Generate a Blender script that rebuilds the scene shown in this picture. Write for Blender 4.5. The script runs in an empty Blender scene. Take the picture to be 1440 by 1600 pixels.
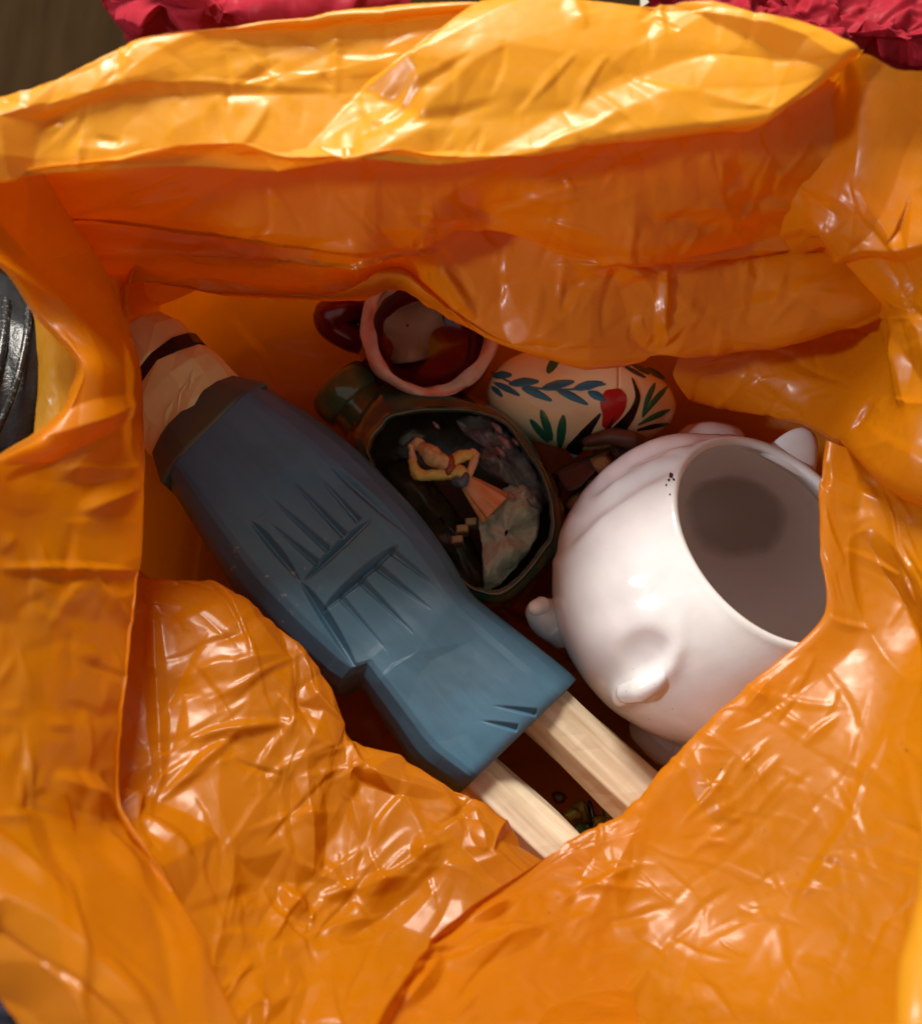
import bpy, bmesh, math, random
import numpy as np
from mathutils import Vector, Matrix, Euler
from mathutils.geometry import delaunay_2d_cdt

sc = bpy.context.scene
COL = sc.collection
R = math.radians

# ------------------------------------------------------------------ camera, light, exposure
TILT = R(15.0)
CAM = np.array((0.0, -0.14, 0.66))
cd = bpy.data.cameras.new('camera')
cd.sensor_fit = 'HORIZONTAL'; cd.sensor_width = 36.0; cd.lens = 36.0
cd.clip_start = 0.01; cd.clip_end = 50
cd.dof.use_dof = True; cd.dof.focus_distance = 0.52; cd.dof.aperture_fstop = 6.5
cam = bpy.data.objects.new('camera', cd); COL.objects.link(cam)
cam.location = CAM; cam.rotation_euler = (TILT, 0, 0)
sc.camera = cam

wd = bpy.data.worlds.new('World'); sc.world = wd; wd.use_nodes = True
bg = wd.node_tree.nodes['Background']
bg.inputs['Color'].default_value = (1.0, 0.97, 0.93, 1); bg.inputs['Strength'].default_value = 0.31

def area(name, loc, target, sx, sy, power, col):
    l = bpy.data.lights.new(name, 'AREA'); l.shape = 'RECTANGLE'; l.size = sx; l.size_y = sy
    l.energy = power; l.color = col
    o = bpy.data.objects.new(name, l); COL.objects.link(o); o.location = loc
    o.rotation_euler = (Vector(target) - Vector(loc)).to_track_quat('-Z', 'Y').to_euler()
    return o
area('window_light', (-0.24, 1.16, 1.24), (0, 0, 0.18), 0.58, 0.44, 50, (1.0, 0.93, 0.82))
area('side_window_light', (-1.35, -0.20, 1.05), (0, 0, 0.18), 0.12, 0.20, 15, (0.94, 0.97, 1.0))

sc.view_settings.view_transform = 'Standard'; sc.view_settings.look = 'None'
sc.view_settings.exposure = 0.0; sc.view_settings.gamma = 1.0; sc.view_settings.use_curve_mapping = False
sc.cycles.use_denoising = True
sc.cycles.max_bounces = 6; sc.cycles.diffuse_bounces = 4; sc.cycles.glossy_bounces = 3; sc.cycles.transmission_bounces = 4
sc.cycles.use_adaptive_sampling = True; sc.cycles.adaptive_threshold = 0.03
sc.cycles.caustics_reflective = False; sc.cycles.caustics_refractive = False

# ------------------------------------------------------------------ photograph grid -> place
CT, ST = math.cos(TILT), math.sin(TILT)
def ray(u, v):
    x = (u - 720.0) / 1440.0; y = -(v - 800.0) / 1440.0
    return np.array((x, y * CT + ST, y * ST - CT))
def W(u, v, z):
    d = ray(u, v); t = (z - CAM[2]) / d[2]
    return CAM + d * t
def proj(P):
    Q = P - CAM
    x = Q[..., 0]; y = Q[..., 1] * CT + Q[..., 2] * ST; z = -Q[..., 1] * ST + Q[..., 2] * CT
    return 720 + 1440 * x / -z, 800 - 1440 * y / -z

# ------------------------------------------------------------------ mesh helpers
def tag(o, label=None, cat=None, group=None, kind=None):
    if label: o['label'] = label
    if cat: o['category'] = cat
    if group: o['group'] = group
    if kind: o['kind'] = kind
    return o
def mesh_obj(name, verts, faces, mat, parent=None, smooth=True):
    m = bpy.data.meshes.new(name)
    m.from_pydata([tuple(map(float, p)) for p in verts], [], [tuple(map(int, f)) for f in faces]); m.update()
    if smooth: m.polygons.foreach_set('use_smooth', [True] * len(m.polygons))
    m.materials.append(mat)
    o = bpy.data.objects.new(name, m); COL.objects.link(o)
    if parent is not None:
        o.parent = parent; o.matrix_parent_inverse = parent.matrix_basis.inverted()
    return o
def empty(name, loc):
    o = bpy.data.objects.new(name, None); COL.objects.link(o); o.location = tuple(map(float, loc)); o.empty_display_size = 0.02
    return o
def gfaces(n, m, cu=False, cv=False):
    f = []
    for i in range(n if cu else n - 1):
        for j in range(m if cv else m - 1):
            a = i * m + j; b = ((i + 1) % n) * m + j; c = ((i + 1) % n) * m + (j + 1) % m; d = i * m + (j + 1) % m
            f.append((a, d, c, b))
    return f
def grid_obj(name, P, mat, parent=None, cu=False, cv=False, smooth=True, flip=False):
    n, m = P.shape[:2]
    f = gfaces(n, m, cu, cv)
    if flip: f = [t[::-1] for t in f]
    return mesh_obj(name, P.reshape(-1, 3), f, mat, parent, smooth)

def catmull(C, n, s=.42):
    """C (k, ..., 3) -> n samples along axis 0"""
    k = C.shape[0]
    t = np.linspace(0, k - 1, n); i = np.minimum(t.astype(int), k - 2); f = (t - i).reshape((-1,) + (1,) * (C.ndim - 1))
    p0 = C[np.maximum(i - 1, 0)]; p1 = C[i]; p2 = C[i + 1]; p3 = C[np.minimum(i + 2, k - 1)]
    m1 = (p2 - p0) * s; m2 = (p3 - p1) * s
    return ((2*f**3 - 3*f**2 + 1) * p1 + (f**3 - 2*f**2 + f) * m1 + (-2*f**3 + 3*f**2) * p2 + (f**3 - f**2) * m2)
def catmull_closed(C, n):
    k = C.shape[0]
    t = np.linspace(0, k, n, endpoint=False); i = t.astype(int); f = (t - i).reshape((-1,) + (1,) * (C.ndim - 1))
    p0 = C[(i - 1) % k]; p1 = C[i % k]; p2 = C[(i + 1) % k]; p3 = C[(i + 2) % k]
    m1 = (p2 - p0) * .45; m2 = (p3 - p1) * .45
    return ((2*f**3 - 3*f**2 + 1) * p1 + (f**3 - 2*f**2 + f) * m1 + (-2*f**3 + 3*f**2) * p2 + (f**3 - f**2) * m2)

_perm = np.random.RandomState(7).permutation(256)
_perm = np.concatenate([_perm, _perm, _perm])
_gr = np.random.RandomState(3).normal(size=(256, 3)); _gr /= np.linalg.norm(_gr, axis=1)[:, None]
def noise3(P):
    P = np.asarray(P, float); i = np.floor(P).astype(int); f = P - i; i = i & 255
    w = f * f * f * (f * (f * 6 - 15) + 10); out = 0
    for dx in (0, 1):
        for dy in (0, 1):
            for dz in (0, 1):
                h = _perm[_perm[_perm[(i[..., 0] + dx) & 255] + ((i[..., 1] + dy) & 255)] + ((i[..., 2] + dz) & 255)]
                g = _gr[h]; d = f - np.array((dx, dy, dz))
                n = (g * d).sum(-1)
                wt = (w[..., 0] if dx else 1 - w[..., 0]) * (w[..., 1] if dy else 1 - w[..., 1]) * (w[..., 2] if dz else 1 - w[..., 2])
                out = out + n * wt
    return out
def fbm(P, o=4):
    r = 0; a = 1
    for k in range(o): r = r + a * noise3(P * 2 ** k + 17.3 * k); a *= .5
    return r

def normals(X):
    du = np.gradient(X, axis=0); dv = np.gradient(X, axis=1)
    N = np.cross(du, dv); return N / (np.linalg.norm(N, axis=-1, keepdims=True) + 1e-12)

def facets(n, m, lu, lv, count, rs, aniso=1.0):
    """random creased facets: piecewise-planar heights on an n x m grid, sheet lu x lv metres"""
    su, sv = lu, lv * aniso
    k = max(3, count // 14); ctr = rs.uniform(-0.1, 1.1, (k, 2)) * (su, sv); spread = np.exp(rs.uniform(math.log(.025), math.log(.22), k)) * min(su, sv)
    pick = rs.randint(0, k, count); ang_ = rs.uniform(0, math.pi, k)[pick]; q = rs.normal(size=(count, 2)) * spread[pick][:, None] * (1.7, .6)
    pts = ctr[pick] + np.stack([q[:, 0] * np.cos(ang_) - q[:, 1] * np.sin(ang_), q[:, 0] * np.sin(ang_) + q[:, 1] * np.cos(ang_)], -1)
    loose = rs.uniform(size=count) < .35; pts[loose] = rs.uniform(-.1, 1.1, (loose.sum(), 2)) * (su, sv)
    pts = np.clip(pts, (-.2 * su, -.2 * sv), (1.2 * su, 1.2 * sv))
    pts = np.vstack([pts, [(-.3*su, -.3*sv), (1.3*su, -.3*sv), (1.3*su, 1.3*sv), (-.3*su, 1.3*sv)]])
    hs = rs.normal(size=len(pts))
    vs, _, fs, ov, _, _ = delaunay_2d_cdt([Vector(p) for p in pts], [], [], 0, 1e-7)
    hs = hs * np.clip(np.array([np.partition(np.hypot(*(pts - p).T), min(5, len(pts) - 1))[min(5, len(pts) - 1)] for p in pts]) / (1.1 * math.sqrt(su * sv / count)), .15, 1.6)
    H = np.zeros((n, m)); gu = np.linspace(0, su, n); gv = np.linspace(0, sv, m)
    # wobble the sampling positions a little so the creases are not ruler straight
    vv = [np.array(v) for v in vs]; hh = [hs[o[0]] if o else 0.0 for o in ov]
    for f in fs:
        a, b, c = (vv[k] for k in f[:3]); ha, hb, hc = (hh[k] for k in f[:3])
        lo = np.minimum(np.minimum(a, b), c); hi = np.maximum(np.maximum(a, b), c)
        i0, i1 = np.searchsorted(gu, lo[0]), np.searchsorted(gu, hi[0], 'right')
        j0, j1 = np.searchsorted(gv, lo[1]), np.searchsorted(gv, hi[1], 'right')
        if i1 <= i0 or j1 <= j0: continue
        U, V = np.meshgrid(gu[i0:i1], gv[j0:j1], indexing='ij')
        den = (b[1]-c[1])*(a[0]-c[0]) + (c[0]-b[0])*(a[1]-c[1])
        if abs(den) < 1e-14: continue
        w1 = ((b[1]-c[1])*(U-c[0]) + (c[0]-b[0])*(V-c[1])) / den
        w2 = ((c[1]-a[1])*(U-c[0]) + (a[0]-c[0])*(V-c[1])) / den
        w3 = 1 - w1 - w2; k = (w1 >= -1e-9) & (w2 >= -1e-9) & (w3 >= -1e-9)
        H[i0:i1, j0:j1][k] = (w1*ha + w2*hb + w3*hc)[k]
    return H

def relax(X, X0, slack, iters, bend, pull):
    offs = [(0, 1), (1, 0), (1, 1), (1, -1)]
    def sl(o):
        di, dj = o; n, m = X.shape[:2]
        a = (slice(0, n - di), slice(max(0, -dj), m - max(0, dj))); b = (slice(di, n), slice(max(0, dj), m + min(0, dj)))
        return a, b
    cons = []
    for o in offs:
        a, b = sl(o); cons.append((a, b, np.linalg.norm(X0[b] - X0[a], axis=-1) * (1 + slack)))
    bends = []
    for o in [(0, 2), (2, 0)]:
        a, b = sl(o); bends.append((a, b, np.linalg.norm(X0[b] - X0[a], axis=-1)))
    for it in range(iters):
        D = np.zeros_like(X)
        for a, b, L in cons:
            d = X[b] - X[a]; l = np.linalg.norm(d, axis=-1) + 1e-12
            c = (0.5 * (1 - L / l))[..., None] * d
            D[a] += c; D[b] -= c
        for a, b, L in bends:
            d = X[b] - X[a]; l = np.linalg.norm(d, axis=-1) + 1e-12
            c = (bend * np.minimum(0, 1 - L / l))[..., None] * d
            D[a] += c; D[b] -= c
        X = X + D * 0.3 + (X0 - X) * pull
    return X

def seg_d(U, V, u0, v0, u1, v1):
    dx, dy = u1 - u0, v1 - v0; L2 = dx*dx + dy*dy
    t = np.clip(((U - u0) * dx + (V - v0) * dy) / L2, 0, 1)
    return np.hypot(U - u0 - t*dx, V - v0 - t*dy), t, ((U - u0) * dy - (V - v0) * dx) / math.sqrt(L2)

def film(name, ctrl, n, m, mat, parent, seed, big=.006, mid=.0022, fine=.0007, nb=26, nm=160, nf=900, aniso=1.0,
         slack=.003, iters=3, bend=.0, pull=.004, ridges=(), mask=None, metric=False, tang=(.32, .44), creases=()):
    C = np.array([[p if metric else W(*p) for p in row] for row in ctrl], float)
    X0 = catmull(C, n, tang[0]); X0 = np.swapaxes(catmull(np.swapaxes(X0, 0, 1), m, tang[1]), 0, 1)
    rs = np.random.RandomState(seed)
    lu = np.linalg.norm(np.diff(X0, axis=0), axis=-1).sum(0).mean(); lv = np.linalg.norm(np.diff(X0, axis=1), axis=-1).sum(1).mean()
    N = normals(X0)
    H = big * facets(n, m, lu, lv, nb, rs, aniso) + mid * facets(n, m, lu, lv, nm, rs, aniso)
    fm = np.clip(fbm(X0 * 22 + seed, 2) * 2.4 + .5, 0.08, 1)
    H = H + fine * facets(n, m, lu, lv, nf, rs, 1.0) * fm
    U, V = proj(X0)
    H = H * (1 if mask is None else mask(U, V))
    for (u0, v0, u1, v1, amp, wid) in ridges:
        d, t, _ = seg_d(U, V, u0, v0, u1, v1)
        sn_ = np.sin(math.pi * t) ** .8; H = H + amp * sn_ * np.maximum(0, 1 - d / (wid * (.35 + .65 * sn_)))
    wob = np.stack([U, V, 0 * U], -1) * .012
    Uw = U + 16 * noise3(wob + 3.1 + seed); Vw = V + 16 * noise3(wob + 9.7 + seed)
    for (cnt, adeg, aspr, l0, l1, amp, wid, bx) in creases:
        for _ in range(cnt):
            cx, cy = rs.uniform(bx[0], bx[2]), rs.uniform(bx[1], bx[3]); a = R(adeg + rs.normal() * aspr); hl_ = .5 * rs.uniform(l0, l1); am = amp * rs.uniform(.35, 1.2) * (1 if rs.uniform() < .65 else -1)
            w_ = wid * rs.uniform(.6, 1.6); x0, x1 = cx - hl_ * math.cos(a), cx + hl_ * math.cos(a); y0, y1 = cy - hl_ * math.sin(a), cy + hl_ * math.sin(a)
            k = (Uw > min(x0, x1) - 40) & (Uw < max(x0, x1) + 40) & (Vw > min(y0, y1) - 40) & (Vw < max(y0, y1) + 40)
            if not k.any(): continue
            d, t, sd = seg_d(Uw[k], Vw[k], x0, y0, x1, y1); sn_ = np.sin(math.pi * t) ** .7
            dd = np.where(sd > 0, d, d * .45)
            H[k] += am * sn_ * np.maximum(0, 1 - dd / (w_ * (.4 + .6 * sn_))) ** 1.2
    # sense of the displacement: towards the viewer
    s = np.sign(((CAM - X0) * N).sum(-1).mean())
    X = X0 + N * (H * s)[..., None]
    X = relax(X, X, slack, iters, bend, 0) * 1.0 if iters else X
    return grid_obj(name, X, mat, parent, flip=(s < 0))

# ------------------------------------------------------------------ material helpers
def new_mat(name):
    m = bpy.data.materials.new(name); m.use_nodes = True
    nt = m.node_tree; return m, nt, nt.nodes['Principled BSDF'], nt.nodes['Material Output']
def nd(nt, t, **kw):
    n = nt.nodes.new(t)
    for k, v in kw.items():
        if k in n.inputs: n.inputs[k].default_value = v
        else: setattr(n, k, v)
    return n
def ramp(nt, fac, stops):
    r = nt.nodes.new('ShaderNodeValToRGB'); e = r.color_ramp.elements
    while len(e) < len(stops): e.new(.5)
    for k, (p, c) in enumerate(stops): e[k].position = p; e[k].color = (*c, 1) if len(c) == 3 else c
    nt.links.new(fac, r.inputs[0]); return r.outputs[0]
def coord(nt): return nt.nodes.new('ShaderNodeTexCoord').outputs['Object']
def bump(nt, h, strength, dist):
    b = nd(nt, 'ShaderNodeBump', Strength=strength, Distance=dist); nt.links.new(h, b.inputs['Height']); return b.outputs[0]
def mixc(nt, fac, a, b):
    n = nt.nodes.new('ShaderNodeMix'); n.data_type = 'RGBA'
    for s, i in ((fac, 0), (a, 6), (b, 7)):
        if hasattr(s, 'links'): nt.links.new(s, n.inputs[i])
        else: n.inputs[i].default_value = s if i == 0 else (*s, 1)
    return n.outputs[2]
def math_n(nt, op, a, b=None):
    n = nt.nodes.new('ShaderNodeMath'); n.operation = op
    for s, i in ((a, 0), (b, 1)):
        if s is None: continue
        if hasattr(s, 'links'): nt.links.new(s, n.inputs[i])
        else: n.inputs[i].default_value = s
    return n.outputs[0]

def film_mat(name, refl, trans, tr=.45, rough=.27, bstr=.24, seethru=.14, coat=.23):
    m, nt, p, out = new_mat(name)
    co = coord(nt)
    n1 = nd(nt, 'ShaderNodeTexNoise', noise_type='RIDGED_MULTIFRACTAL', Scale=34.0, Detail=2.0, Roughness=.55, Distortion=.6); nt.links.new(co, n1.inputs['Vector'])
    n3 = nd(nt, 'ShaderNodeTexNoise', Scale=130.0, Detail=1.0); nt.links.new(co, n3.inputs['Vector'])
    n4 = nd(nt, 'ShaderNodeTexNoise', noise_type='RIDGED_MULTIFRACTAL', Scale=105.0, Detail=1.0, Distortion=1.0); nt.links.new(co, n4.inputs['Vector'])
    h = math_n(nt, 'ADD', math_n(nt, 'ADD', math_n(nt, 'MULTIPLY', n1.outputs[0], .35), math_n(nt, 'MULTIPLY', n3.outputs[0], .4)), math_n(nt, 'MULTIPLY', n4.outputs[0], .16))
    nb = bump(nt, h, bstr, .0012)
    rr = nd(nt, 'ShaderNodeMapRange'); rr.inputs['From Min'].default_value = .3; rr.inputs['From Max'].default_value = .7; rr.inputs['To Min'].default_value = rough * .75; rr.inputs['To Max'].default_value = rough * 1.45
    nt.links.new(n3.outputs[0], rr.inputs['Value']); nt.links.new(rr.outputs[0], p.inputs['Roughness'])
    var = nd(nt, 'ShaderNodeTexNoise', Scale=9.0, Detail=5.0); nt.links.new(co, var.inputs['Vector'])
    c = mixc(nt, ramp(nt, var.outputs[0], [(.35, (0, 0, 0)), (.65, (1, 1, 1))]), refl, tuple(x * .88 for x in refl))
    # a few grubby specks
    sp = nd(nt, 'ShaderNodeTexNoise', Scale=420.0, Detail=2.0); nt.links.new(co, sp.inputs['Vector'])
    sm = nd(nt, 'ShaderNodeTexNoise', Scale=20.0, Detail=1.0); nt.links.new(co, sm.inputs['Vector'])
    sf = math_n(nt, 'MULTIPLY', ramp(nt, sp.outputs[0], [(.66, (0, 0, 0)), (.72, (1, 1, 1))]), ramp(nt, sm.outputs[0], [(.62, (0, 0, 0)), (.7, (.7, .7, .7))]))
    c = mixc(nt, sf, c, (.10, .05, .02))
    nt.links.new(c, p.inputs['Base Color'])
    p.inputs['Specular IOR Level'].default_value = .32; p.inputs['Coat Weight'].default_value = coat; p.inputs['Coat Roughness'].default_value = .19
    nt.links.new(nb, p.inputs['Coat Normal'])
    nt.links.new(nb, p.inputs['Normal'])
    t = nd(nt, 'ShaderNodeBsdfTranslucent'); t.inputs['Color'].default_value = (*trans, 1); nt.links.new(nb, t.inputs['Normal'])
    mx = nd(nt, 'ShaderNodeMixShader'); mx.inputs[0].default_value = tr
    nt.links.new(p.outputs[0], mx.inputs[1]); nt.links.new(t.outputs[0], mx.inputs[2])
    tp_ = nd(nt, 'ShaderNodeBsdfTransparent'); tp_.inputs['Color'].default_value = (*trans, 1)
    m2 = nd(nt, 'ShaderNodeMixShader'); m2.inputs[0].default_value = seethru
    nt.links.new(mx.outputs[0], m2.inputs[1]); nt.links.new(tp_.outputs[0], m2.inputs[2]); nt.links.new(m2.outputs[0], out.inputs['Surface'])
    return m
M = {}
M['film'] = film_mat('orange_film', (.63, .215, .002), (.80, .225, .001), .38, .34)
M['film_thick'] = film_mat('orange_film_cuff', (.80, .38, .018), (.84, .32, .008), .32, .34)
M['film_inner'] = film_mat('orange_film_single', (.66, .27, .010), (.84, .36, .018), .50, .34)
M['tissue'] = film_mat('red_tissue', (.40, .014, .032), (.34, .006, .018), .3, .75, .2, 0.0, 0.0)

def simple(name, col, rough=.4, col2=None, scale=30, bstr=0., bscale=200, bdist=.0005, coat=0., spec=.5):
    m, nt, p, out = new_mat(name); co = coord(nt)
    if col2 is not None:
        n = nd(nt, 'ShaderNodeTexNoise', Scale=float(scale), Detail=5.0, Roughness=.6); nt.links.new(co, n.inputs['Vector'])
        nt.links.new(mixc(nt, ramp(nt, n.outputs[0], [(.35, (0, 0, 0)), (.68, (1, 1, 1))]), col, col2), p.inputs['Base Color'])
    else: p.inputs['Base Color'].default_value = (*col, 1)
    p.inputs['Roughness'].default_value = rough; p.inputs['Coat Weight'].default_value = coat; p.inputs['Coat Roughness'].default_value = .06
    p.inputs['Specular IOR Level'].default_value = spec
    if bstr:
        n2 = nd(nt, 'ShaderNodeTexNoise', Scale=float(bscale), Detail=4.0); nt.links.new(co, n2.inputs['Vector'])
        nt.links.new(bump(nt, n2.outputs[0], bstr, bdist), p.inputs['Normal'])
    return m
def blue_mat():
    m, nt, p, out = new_mat('worn_blue_paint'); co = coord(nt)
    mp = nd(nt, 'ShaderNodeMapping', vector_type='TEXTURE'); mp.inputs['Rotation'].default_value = (0, 0, R(-46)); mp.inputs['Scale'].default_value = (1 / 16, 1 / 120, 1 / 80); nt.links.new(co, mp.inputs[0])
    st = nd(nt, 'ShaderNodeTexNoise', Scale=1.0, Detail=5.0); nt.links.new(mp.outputs[0], st.inputs['Vector'])
    bl_ = nd(nt, 'ShaderNodeTexNoise', Scale=26.0, Detail=5.0); nt.links.new(co, bl_.inputs['Vector'])
    c = mixc(nt, ramp(nt, st.outputs[0], [(.3, (0, 0, 0)), (.7, (1, 1, 1))]), (.046, .128, .205), (.062, .156, .245))
    c = mixc(nt, math_n(nt, 'MULTIPLY', ramp(nt, bl_.outputs[0], [(.45, (0, 0, 0)), (.75, (1, 1, 1))]), .55), c, (.042, .092, .130))
    ch = nd(nt, 'ShaderNodeTexNoise', Scale=150.0, Detail=3.0); nt.links.new(co, ch.inputs['Vector'])
    cm = nd(nt, 'ShaderNodeTexNoise', Scale=17.0, Detail=1.0); nt.links.new(co, cm.inputs['Vector'])
    c = mixc(nt, math_n(nt, 'MULTIPLY', ramp(nt, ch.outputs[0], [(.66, (0, 0, 0)), (.70, (1, 1, 1))]), ramp(nt, cm.outputs[0], [(.58, (0, 0, 0)), (.66, (.8, .8, .8))])), c, (.26, .29, .30))
    ge = nt.nodes.new('ShaderNodeNewGeometry')
    wear = math_n(nt, 'MULTIPLY', ramp(nt, ge.outputs['Pointiness'], [(.515, (0, 0, 0)), (.56, (1, 1, 1))]), ramp(nt, bl_.outputs[0], [(.42, (0, 0, 0)), (.6, (1, 1, 1))]))
    c = mixc(nt, math_n(nt, 'MULTIPLY', wear, .7), c, (.17, .25, .33))
    nt.links.new(c, p.inputs['Base Color'])
    rr = nd(nt, 'ShaderNodeMapRange'); rr.inputs['To Min'].default_value = .30; rr.inputs['To Max'].default_value = .58; nt.links.new(bl_.outputs[0], rr.inputs['Value']); nt.links.new(rr.outputs[0], p.inputs['Roughness'])
    nt.links.new(bump(nt, math_n(nt, 'ADD', st.outputs[0], math_n(nt, 'MULTIPLY', ch.outputs[0], .5)), .28, .0008), p.inputs['Normal'])
    return m
M['blue'] = blue_mat()
M['collar'] = simple('worn_collar_orange_bounce', (.10, .125, .065), .5, (.06, .11, .125), 34, .3, 160, .001)  # worn blue collar, orange light bounced off the film painted into its colour
M['tan'] = simple('tan_carved_wood', (.86, .83, .40), .5, (.80, .73, .31), 60, .35, 120, .001)
M['band'] = simple('black_hat_band', (.018, .016, .015), .3)
def wood_mat(name, a, b):
    m, nt, p, out = new_mat(name); co = coord(nt)
    mp = nd(nt, 'ShaderNodeMapping', vector_type='TEXTURE'); mp.inputs['Rotation'].default_value = (0, 0, R(-43)); mp.inputs['Scale'].default_value = (1 / 14, 1 / 210, 1 / 210)
    nt.links.new(co, mp.inputs[0]); n = nd(nt, 'ShaderNodeTexNoise', Scale=1.0, Detail=6.0); nt.links.new(mp.outputs[0], n.inputs['Vector'])
    nt.links.new(mixc(nt, ramp(nt, n.outputs[0], [(.3, (0, 0, 0)), (.7, (1, 1, 1))]), a, b), p.inputs['Base Color'])
    p.inputs['Roughness'].default_value = .5; nt.links.new(bump(nt, n.outputs[0], .25, .0005), p.inputs['Normal'])
    return m
M['pale_wood'] = wood_mat('pale_leg_wood', (.78, .68, .52), (.52, .40, .25))
def pot_mat():
    m, nt, p, out = new_mat('white_glaze'); co = coord(nt)
    n = nd(nt, 'ShaderNodeTexNoise', Scale=26.0, Detail=5.0); nt.links.new(co, n.inputs['Vector'])
    c = mixc(nt, ramp(nt, n.outputs[0], [(.4, (0, 0, 0)), (.75, (1, 1, 1))]), (.70, .695, .70), (.56, .555, .55))
    sp = nd(nt, 'ShaderNodeTexNoise', Scale=330.0, Detail=3.0); nt.links.new(co, sp.inputs['Vector'])
    sm = nd(nt, 'ShaderNodeTexNoise', Scale=24.0, Detail=1.0); nt.links.new(co, sm.inputs['Vector'])
    f = math_n(nt, 'MULTIPLY', ramp(nt, sp.outputs[0], [(.70, (0, 0, 0)), (.74, (1, 1, 1))]), ramp(nt, sm.outputs[0], [(.6, (0, 0, 0)), (.66, (1, 1, 1))]))
    c = mixc(nt, f, c, (.10, .08, .07))
    nt.links.new(c, p.inputs['Base Color']); p.inputs['Roughness'].default_value = .14
    nt.links.new(bump(nt, n.outputs[0], .22, .003), p.inputs['Normal'])
    p.inputs['Specular IOR Level'].default_value = .5
    return m
M['pot'] = pot_mat()
M['chip'] = simple('dark_chip', (.03, .022, .018), .6)
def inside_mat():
    m, nt, p, out = new_mat('pot_inside_dark_spot'); co = coord(nt)
    vm = nd(nt, 'ShaderNodeVectorMath', operation='DISTANCE'); nt.links.new(co, vm.inputs[0]); vm.inputs[1].default_value = DARK_SPOT; vm.name = 'dark_spot'
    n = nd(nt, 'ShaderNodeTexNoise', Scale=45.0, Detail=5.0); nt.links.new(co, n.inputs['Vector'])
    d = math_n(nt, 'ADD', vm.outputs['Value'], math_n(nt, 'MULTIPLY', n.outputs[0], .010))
    c = ramp(nt, d, [(.0335, (.34, .28, .255)), (.0385, (.60, .54, .52)), (.075, (.80, .77, .76))])  # dark brown disc around one point, paler with distance from it
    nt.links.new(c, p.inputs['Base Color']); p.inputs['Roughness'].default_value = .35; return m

M['egg'] = simple('cream_lacquer', (.80, .78, .50), .12, (.76, .70, .42), 30, coat=.3)
for k, c in (('p_blue', (.015, .16, .27)), ('p_green', (.015, .15, .075)), ('p_red', (.42, .012, .015)), ('p_black', (.006, .006, .008)), ('p_navy', (.015, .04, .08))):
    M[k] = simple('paint_' + k[2:], c, .25, coat=.3)
M['red_glaze'] = simple('dark_red_glaze', (.17, .007, .011), .14, (.09, .004, .007), 40, coat=.5)
M['rim_clay'] = simple('pinkish_rim_glaze', (.76, .52, .40), .5, (.60, .34, .25), 90, .4, 160, .001)
M['mug_floor'] = simple('greyish_brown_clay', (.46, .36, .25), .6, (.38, .28, .18), 50)
def jug_mat():
    m, nt, p, out = new_mat('green_brown_glaze'); co = coord(nt)
    n = nd(nt, 'ShaderNodeTexNoise', Scale=28.0, Detail=4.0, Distortion=1.2); nt.links.new(co, n.inputs['Vector'])
    nt.links.new(ramp(nt, n.outputs[0], [(.32, (.02, .055, .04)), (.48, (.05, .075, .03)), (.6, (.13, .075, .022)), (.75, (.07, .035, .012))]), p.inputs['Base Color'])
    p.inputs['Roughness'].default_value = .07; p.inputs['Coat Weight'].default_value = .8; p.inputs['Coat Roughness'].default_value = .03
    nt.links.new(bump(nt, n.outputs[0], .3, .003), p.inputs['Normal'])
    return m
M['jug'] = jug_mat()
M['green_glaze'] = simple('dark_green_glaze', (.03, .085, .05), .06, (.10, .11, .03), 50, .2, 60, .002, coat=.6)
M['cavity'] = simple('dark_niche_glaze', (.035, .028, .018), .3, (.09, .06, .022), 60, .4, 80, .002)
M['moss'] = simple('pale_green_crust', (.38, .42, .28), .8, (.52, .45, .32), 55, .9, 220, .002)
M['rock'] = simple('grey_purple_rockwork', (.11, .10, .11), .35, (.24, .22, .19), 110, .9, 200, .002)
M['pinkchip'] = simple('pink_chip', (.36, .19, .18), .5)
M['skirt'] = simple('orange_skirt_paint', (.74, .25, .08), .45, (.80, .38, .16), 90)
M['bodice'] = simple('yellow_bodice_paint', (.85, .62, .14), .45, (.70, .42, .09), 160)
M['skin'] = simple('figurine_skin_paint', (.84, .50, .26), .45, (.70, .36, .16), 140)
M['hair'] = simple('figurine_hair_paint', (.82, .54, .24), .45, (.55, .28, .09), 260, .6, 260, .001)
M['apron'] = simple('grey_blue_apron_paint', (.10, .13, .16), .45)
M['sash'] = simple('red_sash_paint', (.36, .07, .03), .45)
M['hat'] = simple('green_hat_paint', (.03, .07, .045), .3, (.06, .09, .06), 200, .5, 200, .001)
M['brown'] = simple('dark_brown_pottery', (.10, .05, .036), .35, (.07, .034, .026), 50)
M['ochre'] = simple('ochre_pottery', (.52, .34, .12), .4, (.30, .13, .07), 70)
M['yglaze'] = simple('yellow_green_glaze', (.50, .40, .05), .15, (.20, .20, .03), 60, coat=.5)
M['pale_clay'] = simple('pale_unglazed_edge', (.42, .38, .34), .7)
M['leather'] = simple('black_leather', (.012, .013, .016), .35, (.02, .021, .024), 160, .5, 420, .0008)
def piping_mat():
    m, nt, p, out = new_mat('worn_black_piping'); co = coord(nt)
    n = nd(nt, 'ShaderNodeTexNoise', Scale=380.0, Detail=4.0); nt.links.new(co, n.inputs['Vector'])
    nt.links.new(ramp(nt, n.outputs[0], [(.54, (.014, .014, .015)), (.74, (.20, .19, .17))]), p.inputs['Base Color'])
    p.inputs['Roughness'].default_value = .3; nt.links.new(bump(nt, n.outputs[0], .5, .001), p.inputs['Normal']); return m
M['piping'] = piping_mat()
M['navy'] = simple('dark_navy_cloth', (.02, .018, .035), .8)
M['grey'] = simple('sage_grey_card', (.32, .33, .27), .7)
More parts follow.
